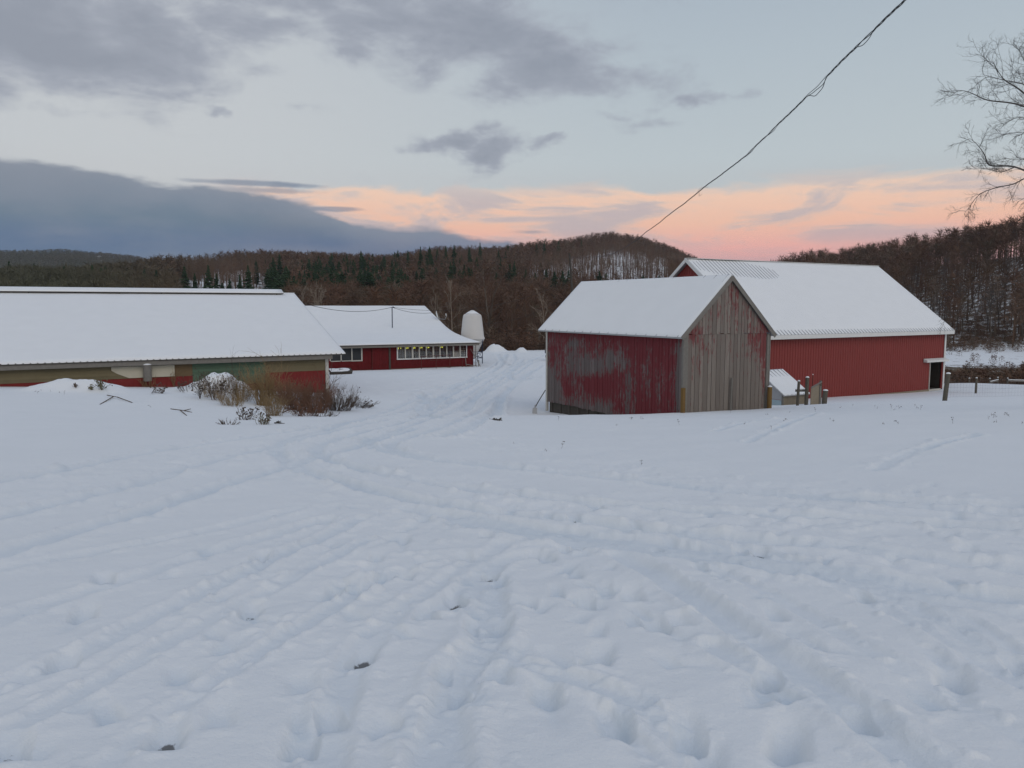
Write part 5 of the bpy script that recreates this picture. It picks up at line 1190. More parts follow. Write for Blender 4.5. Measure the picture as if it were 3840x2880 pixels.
# ------------------------------------------------------------------ vegetation
def limb(S, rng, p, d, L, r0, r1, n, wob=.15, up=.0):
    pts = [p]; d = d.normalized()
    for i in range(n):
        d = (d + Vector((rng.gauss(0, wob), rng.gauss(0, wob), rng.gauss(0, wob) + up))).normalized()
        q = pts[-1] + d * (L / n); a = r0 + (r1 - r0) * i / n; b = r0 + (r1 - r0) * (i + 1) / n
        S.append((*pts[-1], *q, a, b)); pts.append(q)
    return pts
def dir_from(d, ang, az_, rng=None):
    d = d.normalized(); up = Vector((0, 0, 1)) if abs(d.z) < .95 else Vector((1, 0, 0)); a = d.cross(up).normalized(); b = d.cross(a)
    return d * math.cos(ang) + (a * math.cos(az_) + b * math.sin(az_)) * math.sin(ang)
def bare_tree(seed, H=13, cb=.3, nprim=15, sp=.30, r=.16, rt=.014, fork=False):
    rng = random.Random(seed); T = []; Cn = []
    tr = limb(T, rng, Vector((0, 0, -.3)), Vector((rng.gauss(0, .05), rng.gauss(0, .05), 1)), H * .9, r, r * .22, 9, .05, .05)
    stems = [tr]
    if fork: stems.append(limb(T, rng, tr[3], dir_from(Vector((0, 0, 1)), .45, rng.uniform(0, 6.28)), H * .6, r * .7, r * .18, 7, .08, .06))
    for st in stems:
        np_ = nprim if st is tr else nprim // 2; lo = cb if st is tr else .15
        for k in range(np_):
            f = lo + (1 - lo) * (k + rng.random()) / np_; i = min(int(f * (len(st) - 1)), len(st) - 2); p = st[i].lerp(st[i + 1], f * (len(st) - 1) - i)
            d = (st[i + 1] - st[i]).normalized(); L = H * sp * (1.15 - .75 * f) * rng.uniform(.7, 1.2)
            d1 = dir_from(d, rng.uniform(.6, 1.1), k * 2.4 + rng.uniform(-.4, .4)); rr = r * .36 * (1.1 - .6 * f)
            l1 = limb(T if rr > .05 else Cn, rng, p, d1, L, rr, rt * 1.3, 5, .13, .08)
            for m in range(6):
                g = .2 + .8 * (m + rng.random()) / 6; j = min(int(g * 5), 4); q = l1[j].lerp(l1[j + 1], g * 5 - j)
                d2 = dir_from(l1[j + 1] - l1[j], rng.uniform(.4, .9), rng.uniform(0, 6.28)); L2 = L * rng.uniform(.25, .5) * (1.2 - .5 * g)
                l2 = limb(Cn, rng, q, d2, L2, rt * 1.7, rt * .9, 3, .18, .10)
                for z in range(4):
                    j2 = rng.randint(0, 2); q2 = l2[j2].lerp(l2[j2 + 1], rng.random()); limb(Cn, rng, q2, dir_from(l2[j2 + 1] - l2[j2], rng.uniform(.3, .8), rng.uniform(0, 6.28)), L2 * rng.uniform(.4, .7), rt, rt * .5, 2, .2, .1)
    return T, Cn
def make_variant(seed, **kw):
    T, Cn = bare_tree(seed, **kw); return segs_mesh('trunk', T, 5), segs_mesh('crown', Cn, 3)
VAR = [make_variant(100 + i, H=12, cb=[.25, .35, .2, .4, .3, .28][i % 6], nprim=[17, 14, 19, 13, 16, 18][i % 6], sp=[.30, .26, .34, .24, .30, .36][i % 6], fork=i % 3 == 2) for i in range(8)]
TALL = [make_variant(140 + i, H=15, cb=.5, nprim=13, sp=.22, r=.17, rt=.016) for i in range(4)]
mats = [M['twig'], M['twig'], M['twig_olive'], M['twig_gray']]
def tree_src(var, cm, tm=None):
    t0, c0 = var[0].copy(), var[1].copy(); t0.materials.append(tm or M['bark']); c0.materials.append(cm); return t0, c0
SRC = [tree_src(v, mt) for v in VAR for mt in (M['twig'], M['twig_olive'])]
SRCT = [tree_src(v, M['twig_gray']) for v in TALL] + [tree_src(v, M['twig']) for v in TALL]
def put_tree(src, x, y, H, base_H, rz, name, label, cat, group, sxy=1.0):
    r = bpy.data.objects.new(name, None); COL.objects.link(r); s = H / base_H
    r.location = (x, y, gz(x, y) - .1); r.rotation_euler = (0, 0, rz); r.scale = (s * sxy, s * sxy, s); r['label'] = label; r['category'] = cat
    if group: r['group'] = group
    for nm, me in zip(('trunk', 'crown'), src):
        c = bpy.data.objects.new(nm, me); COL.objects.link(c); c.parent = r
    return r
rng = random.Random(77)
def blocked(x, y):
    if gz(x, y) is None: return True
    lx, ly = mk_local(x, y)
    return (-3 < lx < MLEN + 2 and -2 < ly < 26)
n_ind = 0
GY1 = 'bare trees in the tree line behind the farmyard'
pts_near = []
tries = 0
while len(pts_near) < 150 and tries < 20000:
    tries += 1; yy = 107 + 62 * rng.random() ** 1.2; t = rng.uniform(-.70, .20); x = t * yy
    if t > .05 and yy < 112: continue
    if any((x - a) ** 2 + (yy - b) ** 2 < 3.1 ** 2 for a, b in pts_near) or blocked(x, yy): continue
    pts_near.append((x, yy))
for (x, y) in pts_near:
    t = x / y; H = rng.uniform(6.0, 9.0) + (1.5 if y > 135 else 0)
    if t < -.28: H = rng.uniform(8, 12.0)
    if t > -.10: H += 1.2
    olive = rng.random() < (0.9 if t < -.33 else .25)
    src = SRC[rng.randrange(8) * 2 + (1 if olive else 0)]
    put_tree(src, x, y, H, 12, rng.uniform(0, 6.28), 'bare_tree', 'leafless brown tree in the dense tree line behind the farmyard', 'tree', GY1, rng.uniform(.85, 1.25))
GR1 = 'bare trees on the wooded slope at right'
pr_ = []; tries = 0
while len(pr_) < 145 and tries < 20000:
    tries += 1; yy = 196 + 95 * rng.random(); t = rng.uniform(.44, .74); x = t * yy
    if any((x - a) ** 2 + (yy - b) ** 2 < 4.0 ** 2 for a, b in pr_): continue
    pr_.append((x, yy))
for (x, y) in pr_:
    put_tree(SRCT[rng.randrange(8)], x, y, rng.uniform(12.5, 17.0), 15, rng.uniform(0, 6.28), 'bare_tree', 'tall leafless tree on the shaded wooded slope right of the big red barn', 'tree', GR1, rng.uniform(.9, 1.2))
# pale birches
BSRC = [tree_src(make_variant(160 + i, H=10, cb=.2, nprim=12, sp=.30, r=.10, rt=.013), M['bark_pale'], M['bark_pale']) for i in range(3)]
for (u, vt, Yd, lab) in [(1132, 1062, 103, 'small pale birch behind the milking barn roof, leftmost of three'), (1172, 1066, 104, 'small pale birch behind the milking barn roof, middle of three'), (1212, 1058, 103, 'small pale birch behind the milking barn roof, rightmost of three'),
                         (1692, 1030, 106, 'tallest pale-trunked tree between the milking barn roof and the feed bin'), (1630, 1085, 108, 'broken pale tree just right of the milking barn ridge end'), (2042, 1080, 108, 'slim pale tree seen left of the weathered shed roof')]:
    x = tanu(u, vt) * Yd; g = gz(x, Yd); H = float(at(u, vt, Yd)[2]) - g
    put_tree(BSRC[rng.randrange(3)], x, Yd, H * 1.08, 10, rng.uniform(0, 6.28), 'birch_tree', lab, 'tree', None, .85)
x = tanu(1840, 1000) * 112; put_tree(SRC[4], x, 112, float(at(1840, 960, 112)[2]) - gz(x, 112), 12, 1.0, 'bare_tree', 'broad leafless tree standing tallest behind the feed bin', 'tree', None, 1.35)

# conifers
def conifer_mesh(seed):
    rg = random.Random(seed); V_ = []; F_ = []; H = 10.0; z = 1.3 + rg.random(); a0 = 0; W = rg.uniform(2.2, 3.1)
    while z < H * .985:
        f = (z - 1) / (H - 1); L = W * (1 - f) ** .85 * rg.uniform(.5, 1.25) + .12
        for k in range(6):
            if rg.random() < .12: continue
            a0 += 1.05 + rg.uniform(-.25, .25); l = L * rg.uniform(.65, 1.15); w = l * .30 + .06; dz = rg.uniform(-.32, .10) * l; c, s = math.cos(a0), math.sin(a0)
            b = len(V_); zz = z + rg.uniform(-.15, .15)
            V_ += [(0, 0, zz + .12), (c * l * .55 - s * w, s * l * .55 + c * w, zz + dz * .4 - .05), (c * l, s * l, zz + dz), (c * l * .55 + s * w, s * l * .55 - c * w, zz + dz * .4 - .05), (c * l * .5, s * l * .5, zz + dz * .3 + .16), (c * l * .5, s * l * .5, zz + dz * .3 - .25)]
            F_ += [(b, b + 1, b + 4), (b + 1, b + 2, b + 4), (b + 2, b + 3, b + 4), (b + 3, b, b + 4), (b + 1, b, b + 5), (b + 2, b + 1, b + 5), (b + 3, b + 2, b + 5), (b, b + 3, b + 5)]
        z += .30 + .12 * (1 - f)
    me = mesh_np('crown', np.array(V_), np.array(F_)); me.materials.append(M['needle'])
    t = segs_mesh('trunk', [(0, 0, -.5, 0, 0, H * .6, .17, .09), (0, 0, H * .6, 0, 0, H, .09, .02)], 5); t.materials.append(M['bark']); return t, me
CON = [conifer_mesh(300 + i) for i in range(6)]
GC = 'conifers among the bare trees on the wooded hills'; cn_ = []
def conif(u, vb, H=None, sxy=1.0, y0=310):
    H = H or rng.uniform(12, 18); d = ray(u, vb); ys = np.geomspace(y0, 1500, 1200); P = d[None] * (ys / d[1])[:, None]   # base found so that the crown shows at this height on the slope
    hit = P[:, 2] - .8 * H < base_h(P[:, 0], P[:, 1])
    if not hit.any(): return
    kk = int(np.argmax(hit)); g = (P[kk, 0], P[kk, 1])
    if kk == 0 and base_h(g[0], g[1]) < P[0, 2] - 1.4 * H: return
    x, y = g[0], g[1]
    if any((x - a) ** 2 + (y - b) ** 2 < 9 for a, b in cn_): return
    cn_.append((x, y)); put_tree(CON[rng.randrange(6)], x, y, H or rng.uniform(12, 19), 10, rng.uniform(0, 6.28), 'conifer_tree', 'dark green conifer standing among the bare trees on the wooded hill', 'tree', GC, sxy * rng.uniform(.75, 1.15))
for (u, v, H) in [(1355, 985, 20), (1577, 968, 21), (1611, 966, 20), (1640, 970, 18), (1672, 964, 20), (1703, 960, 21), (1530, 975, 17), (1800, 950, 20), (1905, 948, 17), (2041, 938, 18), (2012, 942, 15), (2095, 938, 17), (2180, 930, 15), (1245, 985, 16), (640, 990, 13), (1760, 964, 17), (1480, 982, 17)]:
    conif(u, v - 20, H, .75)
for (ua, ub, va, vb, n) in [(1130, 1520, 975, 1060, 95), (1300, 1960, 955, 1040, 75), (690, 960, 1062, 1085, 12), (960, 1130, 965, 1050, 16), (2060, 2150, 1035, 1065, 7), (1900, 2100, 985, 1060, 8), (2200, 2600, 980, 1090, 8), (330, 430, 1085, 1100, 4), (0, 600, 1000, 1065, 14)]:
    for k in range(n): conif(rng.uniform(ua, ub), rng.uniform(va, vb))
for k in range(46): conif(rng.uniform(1020, 1540), rng.uniform(1025, 1072), rng.uniform(12, 17), 1.45, 225)
for k in range(44): conif(rng.uniform(1040, 1520), rng.uniform(1035, 1085), rng.uniform(12, 16), 1.5, 182)
for k in range(16): conif(rng.uniform(660, 960), rng.uniform(1074, 1096), rng.uniform(8, 11), 1.5, 225)

# the rest of the woods, one mass
def tri_template(seed, H, cb, ntri, W, wt, trunk_w):
    rg = random.Random(seed); T = []
    def tri(p, q, w):
        p, q = np.array(p), np.array(q); d = q - p; s = np.cross(d, [rg.gauss(0, 1), rg.gauss(0, 1), rg.gauss(0, 1)]); s = s / (np.linalg.norm(s) + 1e-9) * w / 2
        T.append([p - s, p + s, q])
    for a in (0, 1.57): T.append([np.array([math.cos(a) * trunk_w / 2, math.sin(a) * trunk_w / 2, -.5]), np.array([-math.cos(a) * trunk_w / 2, -math.sin(a) * trunk_w / 2, -.5]), np.array([0, 0, H * .97])])
    for k in range(ntri):
        f = cb + (1 - cb) * rg.random() ** .8; a = rg.uniform(0, 6.28); rmax = W * math.sin(math.pi * min(1, (f - cb) / (1 - cb) * .72 + .28)) ** .8
        r0 = rmax * rg.random() * .75; l = H * rg.uniform(.09, .20); z = H * f - l * .5; el_ = rg.uniform(.0, 1.25)
        p = (math.cos(a) * r0, math.sin(a) * r0, z); q = (p[0] + math.cos(a + rg.gauss(0, .5)) * math.cos(el_) * l, p[1] + math.sin(a + rg.gauss(0, .5)) * math.cos(el_) * l, z + math.sin(el_) * l)
        tri(p, q, wt)
    return np.array(T).reshape(-1, 3)
TB = {'near': [tri_template(500 + i, 13, .22, 170, 3.0, .15, .30) for i in range(5)], 'far': [tri_template(520 + i, 13, .25, 62, 2.9, .30, .35) for i in range(5)],
      'trunk': [tri_template(540 + i, 13, .62, 16, 1.6, .16, .38) for i in range(5)], 'tall': [tri_template(550 + i, 15, .5, 110, 2.4, .17, .36) for i in range(5)], 'dist': [tri_template(560 + i, 14, .2, 16, 3.4, 1.0, .5) for i in range(4)],
      'brush': [tri_template(570 + i, 2.2, .0, 80, 1.1, .11, .06) for i in range(4)]}
fr_ = np.random.default_rng(8)
def mass(groups):
    Vs, Rs = [], []
    for key, xs, ys, zs, sc, sxy in groups:
        tps = TB[key]; which = fr_.integers(0, len(tps), len(xs))
        for w in range(len(tps)):
            k = np.where(which == w)[0]
            if not len(k): continue
            T = tps[w]; a = fr_.uniform(0, 6.28, len(k)); ca, sa = np.cos(a)[:, None], np.sin(a)[:, None]; s = sc[k][:, None]; sx = (sc[k] * sxy[k])[:, None]
            X_ = (T[None, :, 0] * ca - T[None, :, 1] * sa) * sx + xs[k][:, None]; Y_ = (T[None, :, 0] * sa + T[None, :, 1] * ca) * sx + ys[k][:, None]; Z_ = T[None, :, 2] * s + zs[k][:, None]
            Vs.append(np.stack([X_, Y_, Z_], -1).reshape(-1, 3)); Rs.append(np.repeat(fr_.random(len(k)), len(T) // 3))
    Vv = np.concatenate(Vs); return Vv, np.arange(len(Vv)).reshape(-1, 3), np.concatenate(Rs)
def forest_mat():
    m, t, b = new_mat('forest_twigs'); r = t.new('ShaderNodeAttribute', attribute_name='rnd').outputs['Fac']
    pos = t.new('ShaderNodeNewGeometry').outputs['Position']; n = t.noise(pos, .012, 4, .6)
    c = t.ramp(r, [(0, (.100, .062, .048, 1)), (.35, (.155, .094, .068, 1)), (.6, (.115, .092, .070, 1)), (.8, (.17, .10, .068, 1)), (1, (.19, .145, .115, 1))])
    sp = t.new('ShaderNodeSeparateXYZ'); t.put(sp.inputs[0], pos); ratio = t.m('DIVIDE', sp.outputs[0], t.m('MAXIMUM', sp.outputs[1], 1.0))
    lf = t.sstep(ratio, -.30, -.62); c = t.mix(t.m('MULTIPLY', t.m('ADD', lf, t.m('MULTIPLY', t.m('SUBTRACT', n, .5), 1.0), clamp=True), .9), c, (.105, .112, .078, 1))
    t.put(b.inputs['Base Color'], c); b.inputs['Roughness'].default_value = .9; b.inputs['Specular IOR Level'].default_value = .08; return m
M['forest'] = forest_mat()
def pick(n, t0, t1, y0, y1f):
    t = fr_.uniform(t0, t1, n); ymax = y1f(t); y = np.sqrt(fr_.uniform(0, 1, n) * (ymax ** 2 - y0 ** 2) + y0 ** 2); return t * y, y, t, ymax
G_ = []
tM, zM, RM_ = RID[0]; tR, zR, RR_ = RID[2]
x, y, t, ym = pick(10500, -.74, .28, 172, lambda t: np.interp(t, tM, RM_) * 1.05)
z = base_h(x, y) - .3; pm_ = np.zeros(len(x))
for (t0, rt, y0, ry, val) in PATCH: pm_ = np.maximum(pm_, val * np.exp(-(((t - t0) / rt) ** 2 + ((y - y0) / ry) ** 2) ** 1.5))

keep = ~((pm_ > .35) & (t < -.3) & (fr_.random(len(x)) < .8)); x, y, t, z, pm_ = x[keep], y[keep], t[keep], z[keep], pm_[keep]
sc = fr_.uniform(.7, 1.2, len(x)); sx = fr_.uniform(.8, 1.4, len(x)); wedge = (np.abs(t + .358) < .070) & (y < 455); sc = np.where(wedge, sc * .33, sc)
q = pm_ > .40; G_.append(('trunk', x[q], y[q], z[q], sc[q], sx[q])); q2 = (~q) & (y < 330); G_.append(('near', x[q2], y[q2], z[q2], sc[q2], sx[q2])); q3 = (~q) & (y >= 330); G_.append(('far', x[q3], y[q3], z[q3], sc[q3], sx[q3]))
xs_, ys_, ts_, _y = pick(9000, -.45, .28, 250, lambda t: np.interp(t, tM, RM_)); pp_ = np.zeros(len(xs_))
for (t0, rt, y0, ry, val) in PATCH: pp_ = np.maximum(pp_, val * np.exp(-(((ts_ - t0) / rt) ** 2 + ((ys_ - y0) / ry) ** 2) ** 1.5))
kq = pp_ > .3; xs_, ys_ = xs_[kq], ys_[kq]; G_.append(('trunk', xs_, ys_, base_h(xs_, ys_) - .3, fr_.uniform(.7, 1.1, len(xs_)), fr_.uniform(.6, 1.0, len(xs_))))
# extra crowns along the skyline of the middle hill
x, y, t, ym = pick(1100, -.50, .28, 172, lambda t: np.interp(t, tM, RM_) * 1.05); y = np.interp(t, tM, RM_) * fr_.uniform(.93, 1.05, len(t)); x = t * y; G_.append(('far', x, y, base_h(x, y) - .3, fr_.uniform(.7, 1.15, len(x)), fr_.uniform(.8, 1.3, len(x))))
x, y, t, ym = pick(2000, .20, .80, 192, lambda t: np.interp(t, tR, RR_) * 1.05); low = (t > .42) & (y < 292) & (fr_.random(len(x)) < .75); x, y, t, ym = x[~low], y[~low], t[~low], ym[~low]
G_.append(('tall', x, y, base_h(x, y) - .3, fr_.uniform(.75, 1.15, len(x)), fr_.uniform(.9, 1.4, len(x))))
Vv, Ff, Rr = mass(G_); me = mesh_np('forest', Vv, Ff, {'rnd': ('FACE', Rr)}); fo = link_mesh('forest', me, M['forest']); tag(fo, 'bare brown woods covering the hills behind the farm', 'forest', kind='stuff'); print('forest tris', len(Ff))
x, y, t, ym = pick(8000, -.75, -.36, 1250, lambda t: 1990 + 0 * t); Vv, Ff, Rr = mass([('dist', x, y, base_h(x, y) - .5, fr_.uniform(.8, 1.3, len(x)), fr_.uniform(1, 1.6, len(x)))])
me = mesh_np('distant_forest', Vv, Ff, {'rnd': ('FACE', Rr)}); fo = link_mesh('distant_forest', me, M['forest']); tag(fo, 'woods on the farthest hill at the left horizon', 'forest', kind='stuff')
# brush in the valley at right and along the back of the yard
G_ = []
def brushp(n, t0, t1, y0, y1, s0, s1, cond=None):
    t = fr_.uniform(t0, t1, n); y = np.sqrt(fr_.uniform(y0 ** 2, y1 ** 2, n)); x = t * y
    if cond is not None: k = cond(x, y); x, y = x[k], y[k]
    ly_ = (x - P0m[0]) * B2[0] + (y - P0m[1]) * B2[1]; lx_ = (x - P0m[0]) * A2[0] + (y - P0m[1]) * A2[1]; k = ~((lx_ > -3) & (lx_ < MLEN + 2) & (ly_ > -2) & (ly_ < 26)); x, y = x[k], y[k]
    G_.append(('brush', x, y, base_h(x, y) - .1, fr_.uniform(s0, s1, len(x)), fr_.uniform(.9, 1.6, len(x))))
P0m = MR - A2 * MLEN
clump = lambda x, y: fbm(x / 7, y / 7, 3, 55) > -.06
brushp(1800, .46, .80, 64, 128, .4, 1.0, clump); brushp(260, .46, .80, 122, 190, .4, .9, lambda x, y: fbm(x / 8, y / 5, 3, 56) > .08); brushp(900, .44, .80, 186, 235, .6, 1.3)
brushp(2300, -.72, .16, 103, 175, .7, 1.7, lambda x, y: (y > 103 + 3 * fbm(x / 4, y / 4, 2, 3) * 4)); brushp(500, -.12, .12, 102, 112, .35, .9)
Vv, Ff, Rr = mass(G_); me = mesh_np('brush', Vv, Ff, {'rnd': ('FACE', Rr)}); fo = link_mesh('brush', me, M['forest']); tag(fo, 'low brown brush at the edge of the yard and in the valley', 'brush', kind='stuff')
# tiny white house on the far hill
g = ghit(375, 978, 600, 2600, 1500)
if g:
    s = 1; o = empty('farmhouse', (g[0], g[1], g[2] + 7), .3, 'tiny white house high on the far hill at left', 'house')
    mb = MB(0); mb.box(-4, 4, -3, 3, -8, 1.5); mb.build('wall', M['white'], o)
    mb = MB(0); mb.add([(-4.6, -3.5, 1.5), (4.6, -3.5, 1.5), (4.6, 3.5, 1.5), (-4.6, 3.5, 1.5), (-4.6, 0, 4), (4.6, 0, 4)], [(0, 1, 5, 4), (2, 3, 4, 5), (0, 4, 3), (1, 2, 5), (0, 3, 2, 1)]); mb.build('roof', M['snow'], o)

# ---- big bare tree whose limbs reach in from the right
def edge_tree():
    rg = random.Random(21); T = []; Cn = []; TX, TY = 16.6, 20.5; g = gz(TX, TY); org = Vector((TX, TY, g))
    o = empty('bare_maple', org, 0, 'large bare tree reaching its fine branches in from the right edge of the picture', 'tree')
    W = lambda u, v, Yd: Vector([float(c) for c in at(u + (62 if u < 3900 else 30), v + (30 if v < 300 else 0), Yd)]) - org
    trunk = [Vector((0, 0, -.3)), Vector((.05, 0, 2)), W(4180, 1150, 20.5), W(4160, 700, 20.6), W(4150, 300, 20.6), W(4190, -100, 20.5), W(4170, -500, 20.5)]
    rs_ = [.30, .27, .24, .20, .15, .09, .03]
    for i in range(6): T.append((*trunk[i], *trunk[i + 1], rs_[i], rs_[i + 1]))
    def twigs(l, rt, L, n, drop=.0, depth=2):
        for k in range(n):
            f = (k + rg.random()) / n; f = .12 + .88 * f; m = (len(l) - 1) * f; j = min(int(m), len(l) - 2); q = l[j].lerp(l[j + 1], m - j); d = l[j + 1] - l[j]
            l2 = limb(Cn, rg, q, dir_from(d, rg.uniform(.4, 1.0), rg.uniform(0, 6.28)), L * rg.uniform(.5, 1.2) * (1.15 - .55 * f), rt, rt * .45, 5, .20, drop)
            if depth > 0: twigs(l2, rt * .62, L * .48, 5 if depth == 2 else 4, drop, depth - 1)
    limbs = [([(4160, 620, 20.5), (3960, 460, 20), (3870, 425, 19.8), (3760, 335, 19.6), (3700, 265, 19.5), (3660, 200, 19.5)], .05, 1.5, 13, .05),
             ([(4170, 560, 20.5), (4000, 440, 20.6), (3880, 365, 20.8), (3790, 320, 21), (3700, 270, 21), (3625, 250, 21)], .045, 1.3, 12, .03),
             ([(4160, 700, 20.5), (4000, 450, 19.2), (3840, 420, 19), (3740, 388, 18.9), (3640, 375, 18.9), (3570, 345, 18.9), (3522, 338, 19)], .045, 1.0, 16, .02),
             ([(4170, 500, 20.6), (3990, 250, 21.2), (3900, 190, 21.4), (3850, 120, 21.5), (3800, 150, 21.5)], .04, 1.2, 12, .05), ([(4150, 300, 20.6), (3950, 380, 21.5), (3850, 300, 21.9), (3780, 200, 22), (3760, 150, 22)], .035, 1.1, 12, .06),
             ([(4160, 720, 20.5), (3950, 520, 20.8), (3840, 465, 21), (3760, 440, 21.1), (3700, 470, 21.2)], .03, .9, 10, -.02),
             ([(4180, 800, 20.5), (3960, 690, 20), (3840, 665, 19.8), (3740, 625, 19.8), (3650, 620, 19.8), (3630, 580, 19.8), (3600, 540, 19.8), (3575, 520, 19.8)], .045, 1.0, 15, .0),
             ([(3740, 628, 19.8), (3690, 645, 19.8), (3640, 632, 19.8), (3590, 635, 19.8)], .018, .5, 8, 0),
             ([(4170, 760, 20.5), (3980, 590, 21.2), (3840, 585, 21.3), (3760, 600, 21.3), (3700, 590, 21.3)], .03, .9, 12, .0),
             ([(4170, 900, 20.4), (3960, 760, 20.2), (3840, 720, 20.0), (3790, 670, 20), (3740, 690, 19.9), (3670, 705, 19.9), (3610, 730, 19.9), (3570, 780, 19.9), (3555, 800, 19.9)], .032, .85, 16, -.06),
             ([(4180, 950, 20.4), (3950, 800, 20.7), (3850, 770, 20.9), (3800, 740, 21)], .03, .9, 10, -.08), ([(4180, 900, 20.5), (3980, 500, 19.4), (3860, 495, 19.2), (3780, 495, 19.1), (3700, 505, 19.1)], .025, .8, 10, -.02),
             ([(4190, 1150, 20.4), (3980, 960, 19.4), (3860, 1000, 19.2), (3760, 1050, 19.1), (3680, 1100, 19.0), (3560, 1150, 19.0), (3480, 1190, 19.0)], .022, .75, 12, -.10)]
    for pts, r, L, n, dr in limbs:
        P = [Vector(q) for q in crom([W(*p) for p in pts], 4)]
        for i in range(len(P) - 1):
            f0, f1 = i / (len(P) - 1), (i + 1) / (len(P) - 1)
            (T if r * (1 - f0) > .012 else Cn).append((*P[i], *P[i + 1], r * .72 * (1 - .84 * f0), r * .72 * (1 - .84 * f1)))
        twigs(P, .0056, L * .78, n + 3, dr)
    # the unseen side of the crown
    for k in range(16):
        i = rg.randint(2, 5); d = Vector((rg.uniform(.1, 1), rg.uniform(-.8, .8), rg.uniform(.1, .8))); l = limb(T, rg, trunk[i], d, rg.uniform(2.5, 4.2), .05, .012, 6, .14, .05); twigs(l, .008, 1.1, 8, .02, 1)
    link_mesh('trunk', segs_mesh('trunk', T, 8), M['edge_twig'], o); link_mesh('crown', segs_mesh('crown', Cn, 3), M['edge_twig'], o); print('edge tree', len(Cn))
edge_tree()

# ---- shrubs, weeds and grass by the long barn
def shrub(name, u, v, Yd, H, W_, n, mat, label, cat='shrub', r=.009, lean=0.0, seeds=0, seedmat=None, arch=.0, rec=5, flat=False):
    hit_ = ghit(u, v, 20, 60, 900); k_ = hit_[1] / Yd; x, y = hit_[0], hit_[1]; H *= k_; W_ *= k_
    g = gz(x, y); o = empty(name, (x, y, g), 0, label, cat); rg = random.Random(int(u * 3 + v)); S = []; tips = []
    for k in range(n):
        a = rg.uniform(0, 6.28); rr = rg.random() ** .7 * W_ * (.35 if n > 14 else .0); p = Vector((math.cos(a) * rr, math.sin(a) * rr, -.05 + gz(x + math.cos(a) * rr, y + math.sin(a) * rr) - g))
        d = Vector((math.cos(a) * W_ * rg.uniform(.2, .9) / max(H, .1) * .55 + lean, math.sin(a) * W_ * .3 / max(H, .1), 1))
        l = limb(S, rg, p, d, H * rg.uniform(.55, 1.15), r, r * .5, 5, .12, arch); tips.append(l[-1])
        for m in range(rec):
            j = rg.randint(1, 4); q = l[j].lerp(l[j + 1], rg.random()); l2 = limb(S, rg, q, dir_from(l[j + 1] - l[j], rg.uniform(.3, .9), rg.uniform(0, 6.28)), H * rg.uniform(.12, .35), r * .6, r * .35, 3, .2, arch * .5); tips.append(l2[-1])
    link_mesh('brushwood', segs_mesh('brushwood', S, 3), M[mat], o)
    if seeds:
        mb = MB(0)
        for k in range(seeds):
            t_ = rg.choice(tips); s_ = rg.uniform(.015, .04); c = t_ + Vector((rg.gauss(0, .03), rg.gauss(0, .03), rg.gauss(0, .02))); mb.add([(c.x - s_, c.y, c.z), (c.x, c.y - s_, c.z + s_ * .3), (c.x + s_, c.y, c.z), (c.x, c.y + s_, c.z - s_ * .3), (c.x, c.y, c.z + s_), (c.x, c.y, c.z - s_)], [(0, 1, 4), (1, 2, 4), (2, 3, 4), (3, 0, 4), (1, 0, 5), (2, 1, 5), (3, 2, 5), (0, 3, 5)])
        mb.build('seed_heads' if False else 'foliage', M[seedmat or mat], o)
    return o
shrub('shrub', 1110, 1538, 36.5, 1.35, 1.6, 150, 'red_stem', 'dense reddish-brown shrub against the red end of the long barn wall', rec=6)
shrub('shrub', 1185, 1548, 37.0, 1.45, 1.7, 170, 'red_stem', 'widest dark thicket by the white corner of the long barn', rec=7, seeds=60, seedmat='dark_stem')
shrub('shrub', 1262, 1540, 37.5, 1.15, 1.8, 130, 'dark_stem', 'dark twiggy bush right of the long barn corner', lean=.15, rec=6, seeds=60)
shrub('shrub', 1340, 1528, 37.5, .62, 1.9, 60, 'dark_stem', 'low sprawling bush with arching twigs at the right end of the thicket', lean=.9, rec=5, seeds=40)
shrub('sapling', 1222, 1530, 38.2, 2.1, .8, 8, 'dark_stem', 'bare upright sapling in front of the white corner board of the long barn', r=.010, rec=9)
shrub('shrub', 990, 1520, 37.2, 1.75, 1.0, 150, 'dry_grass', 'tall rust-tan shrub on the right slope of the snow heap', rec=5, seeds=80, seedmat='red_stem')
shrub('grass_clump', 1030, 1560, 34.5, 1.0, .9, 120, 'dry_grass', 'tan dry grass clump lowest at the foot of the snow heap', 'grass', r=.006, rec=3, arch=-.03)
shrub('grass_clump', 870, 1520, 36.4, .8, 1.4, 130, 'dry_grass', 'tan grass growing low across the front of the snow heap', 'grass', r=.005, rec=3)
shrub('sapling', 875, 1500, 37.3, 2.3, .8, 7, 'dark_stem', 'tall thin sapling rising from the snow heap above the eave', r=.006, rec=10)
shrub('sapling', 1048, 1500, 38.3, 2.8, .7, 5, 'dry_grass', 'slender pale sapling right of the snow heap, reaching the eave', r=.010, rec=9)
shrub('grass_clump', 905, 1500, 37.0, 1.3, 1.3, 120, 'dry_grass', 'tan bushy growth on the right half of the snow heap front', 'grass', r=.006, rec=6, seeds=90, seedmat='red_stem')
shrub('grass_clump', 800, 1490, 37.0, 1.0, 1.3, 90, 'dry_grass', 'loose tan stems on the left half of the snow heap front', 'grass', r=.005, rec=6, seeds=60, seedmat='dark_stem')
shrub('shrub', 1060, 1515, 36.0, 1.15, 1.2, 110, 'dry_grass', 'rust-tan stems between the snow heap and the dark thicket', rec=6, seeds=80, seedmat='red_stem')
shrub('weed_clump', 815, 1500, 36.2, 1.2, 1.0, 26, 'dark_stem', 'dark leafy weeds standing in the middle of the snow heap front', 'weeds', rec=7, seeds=130)
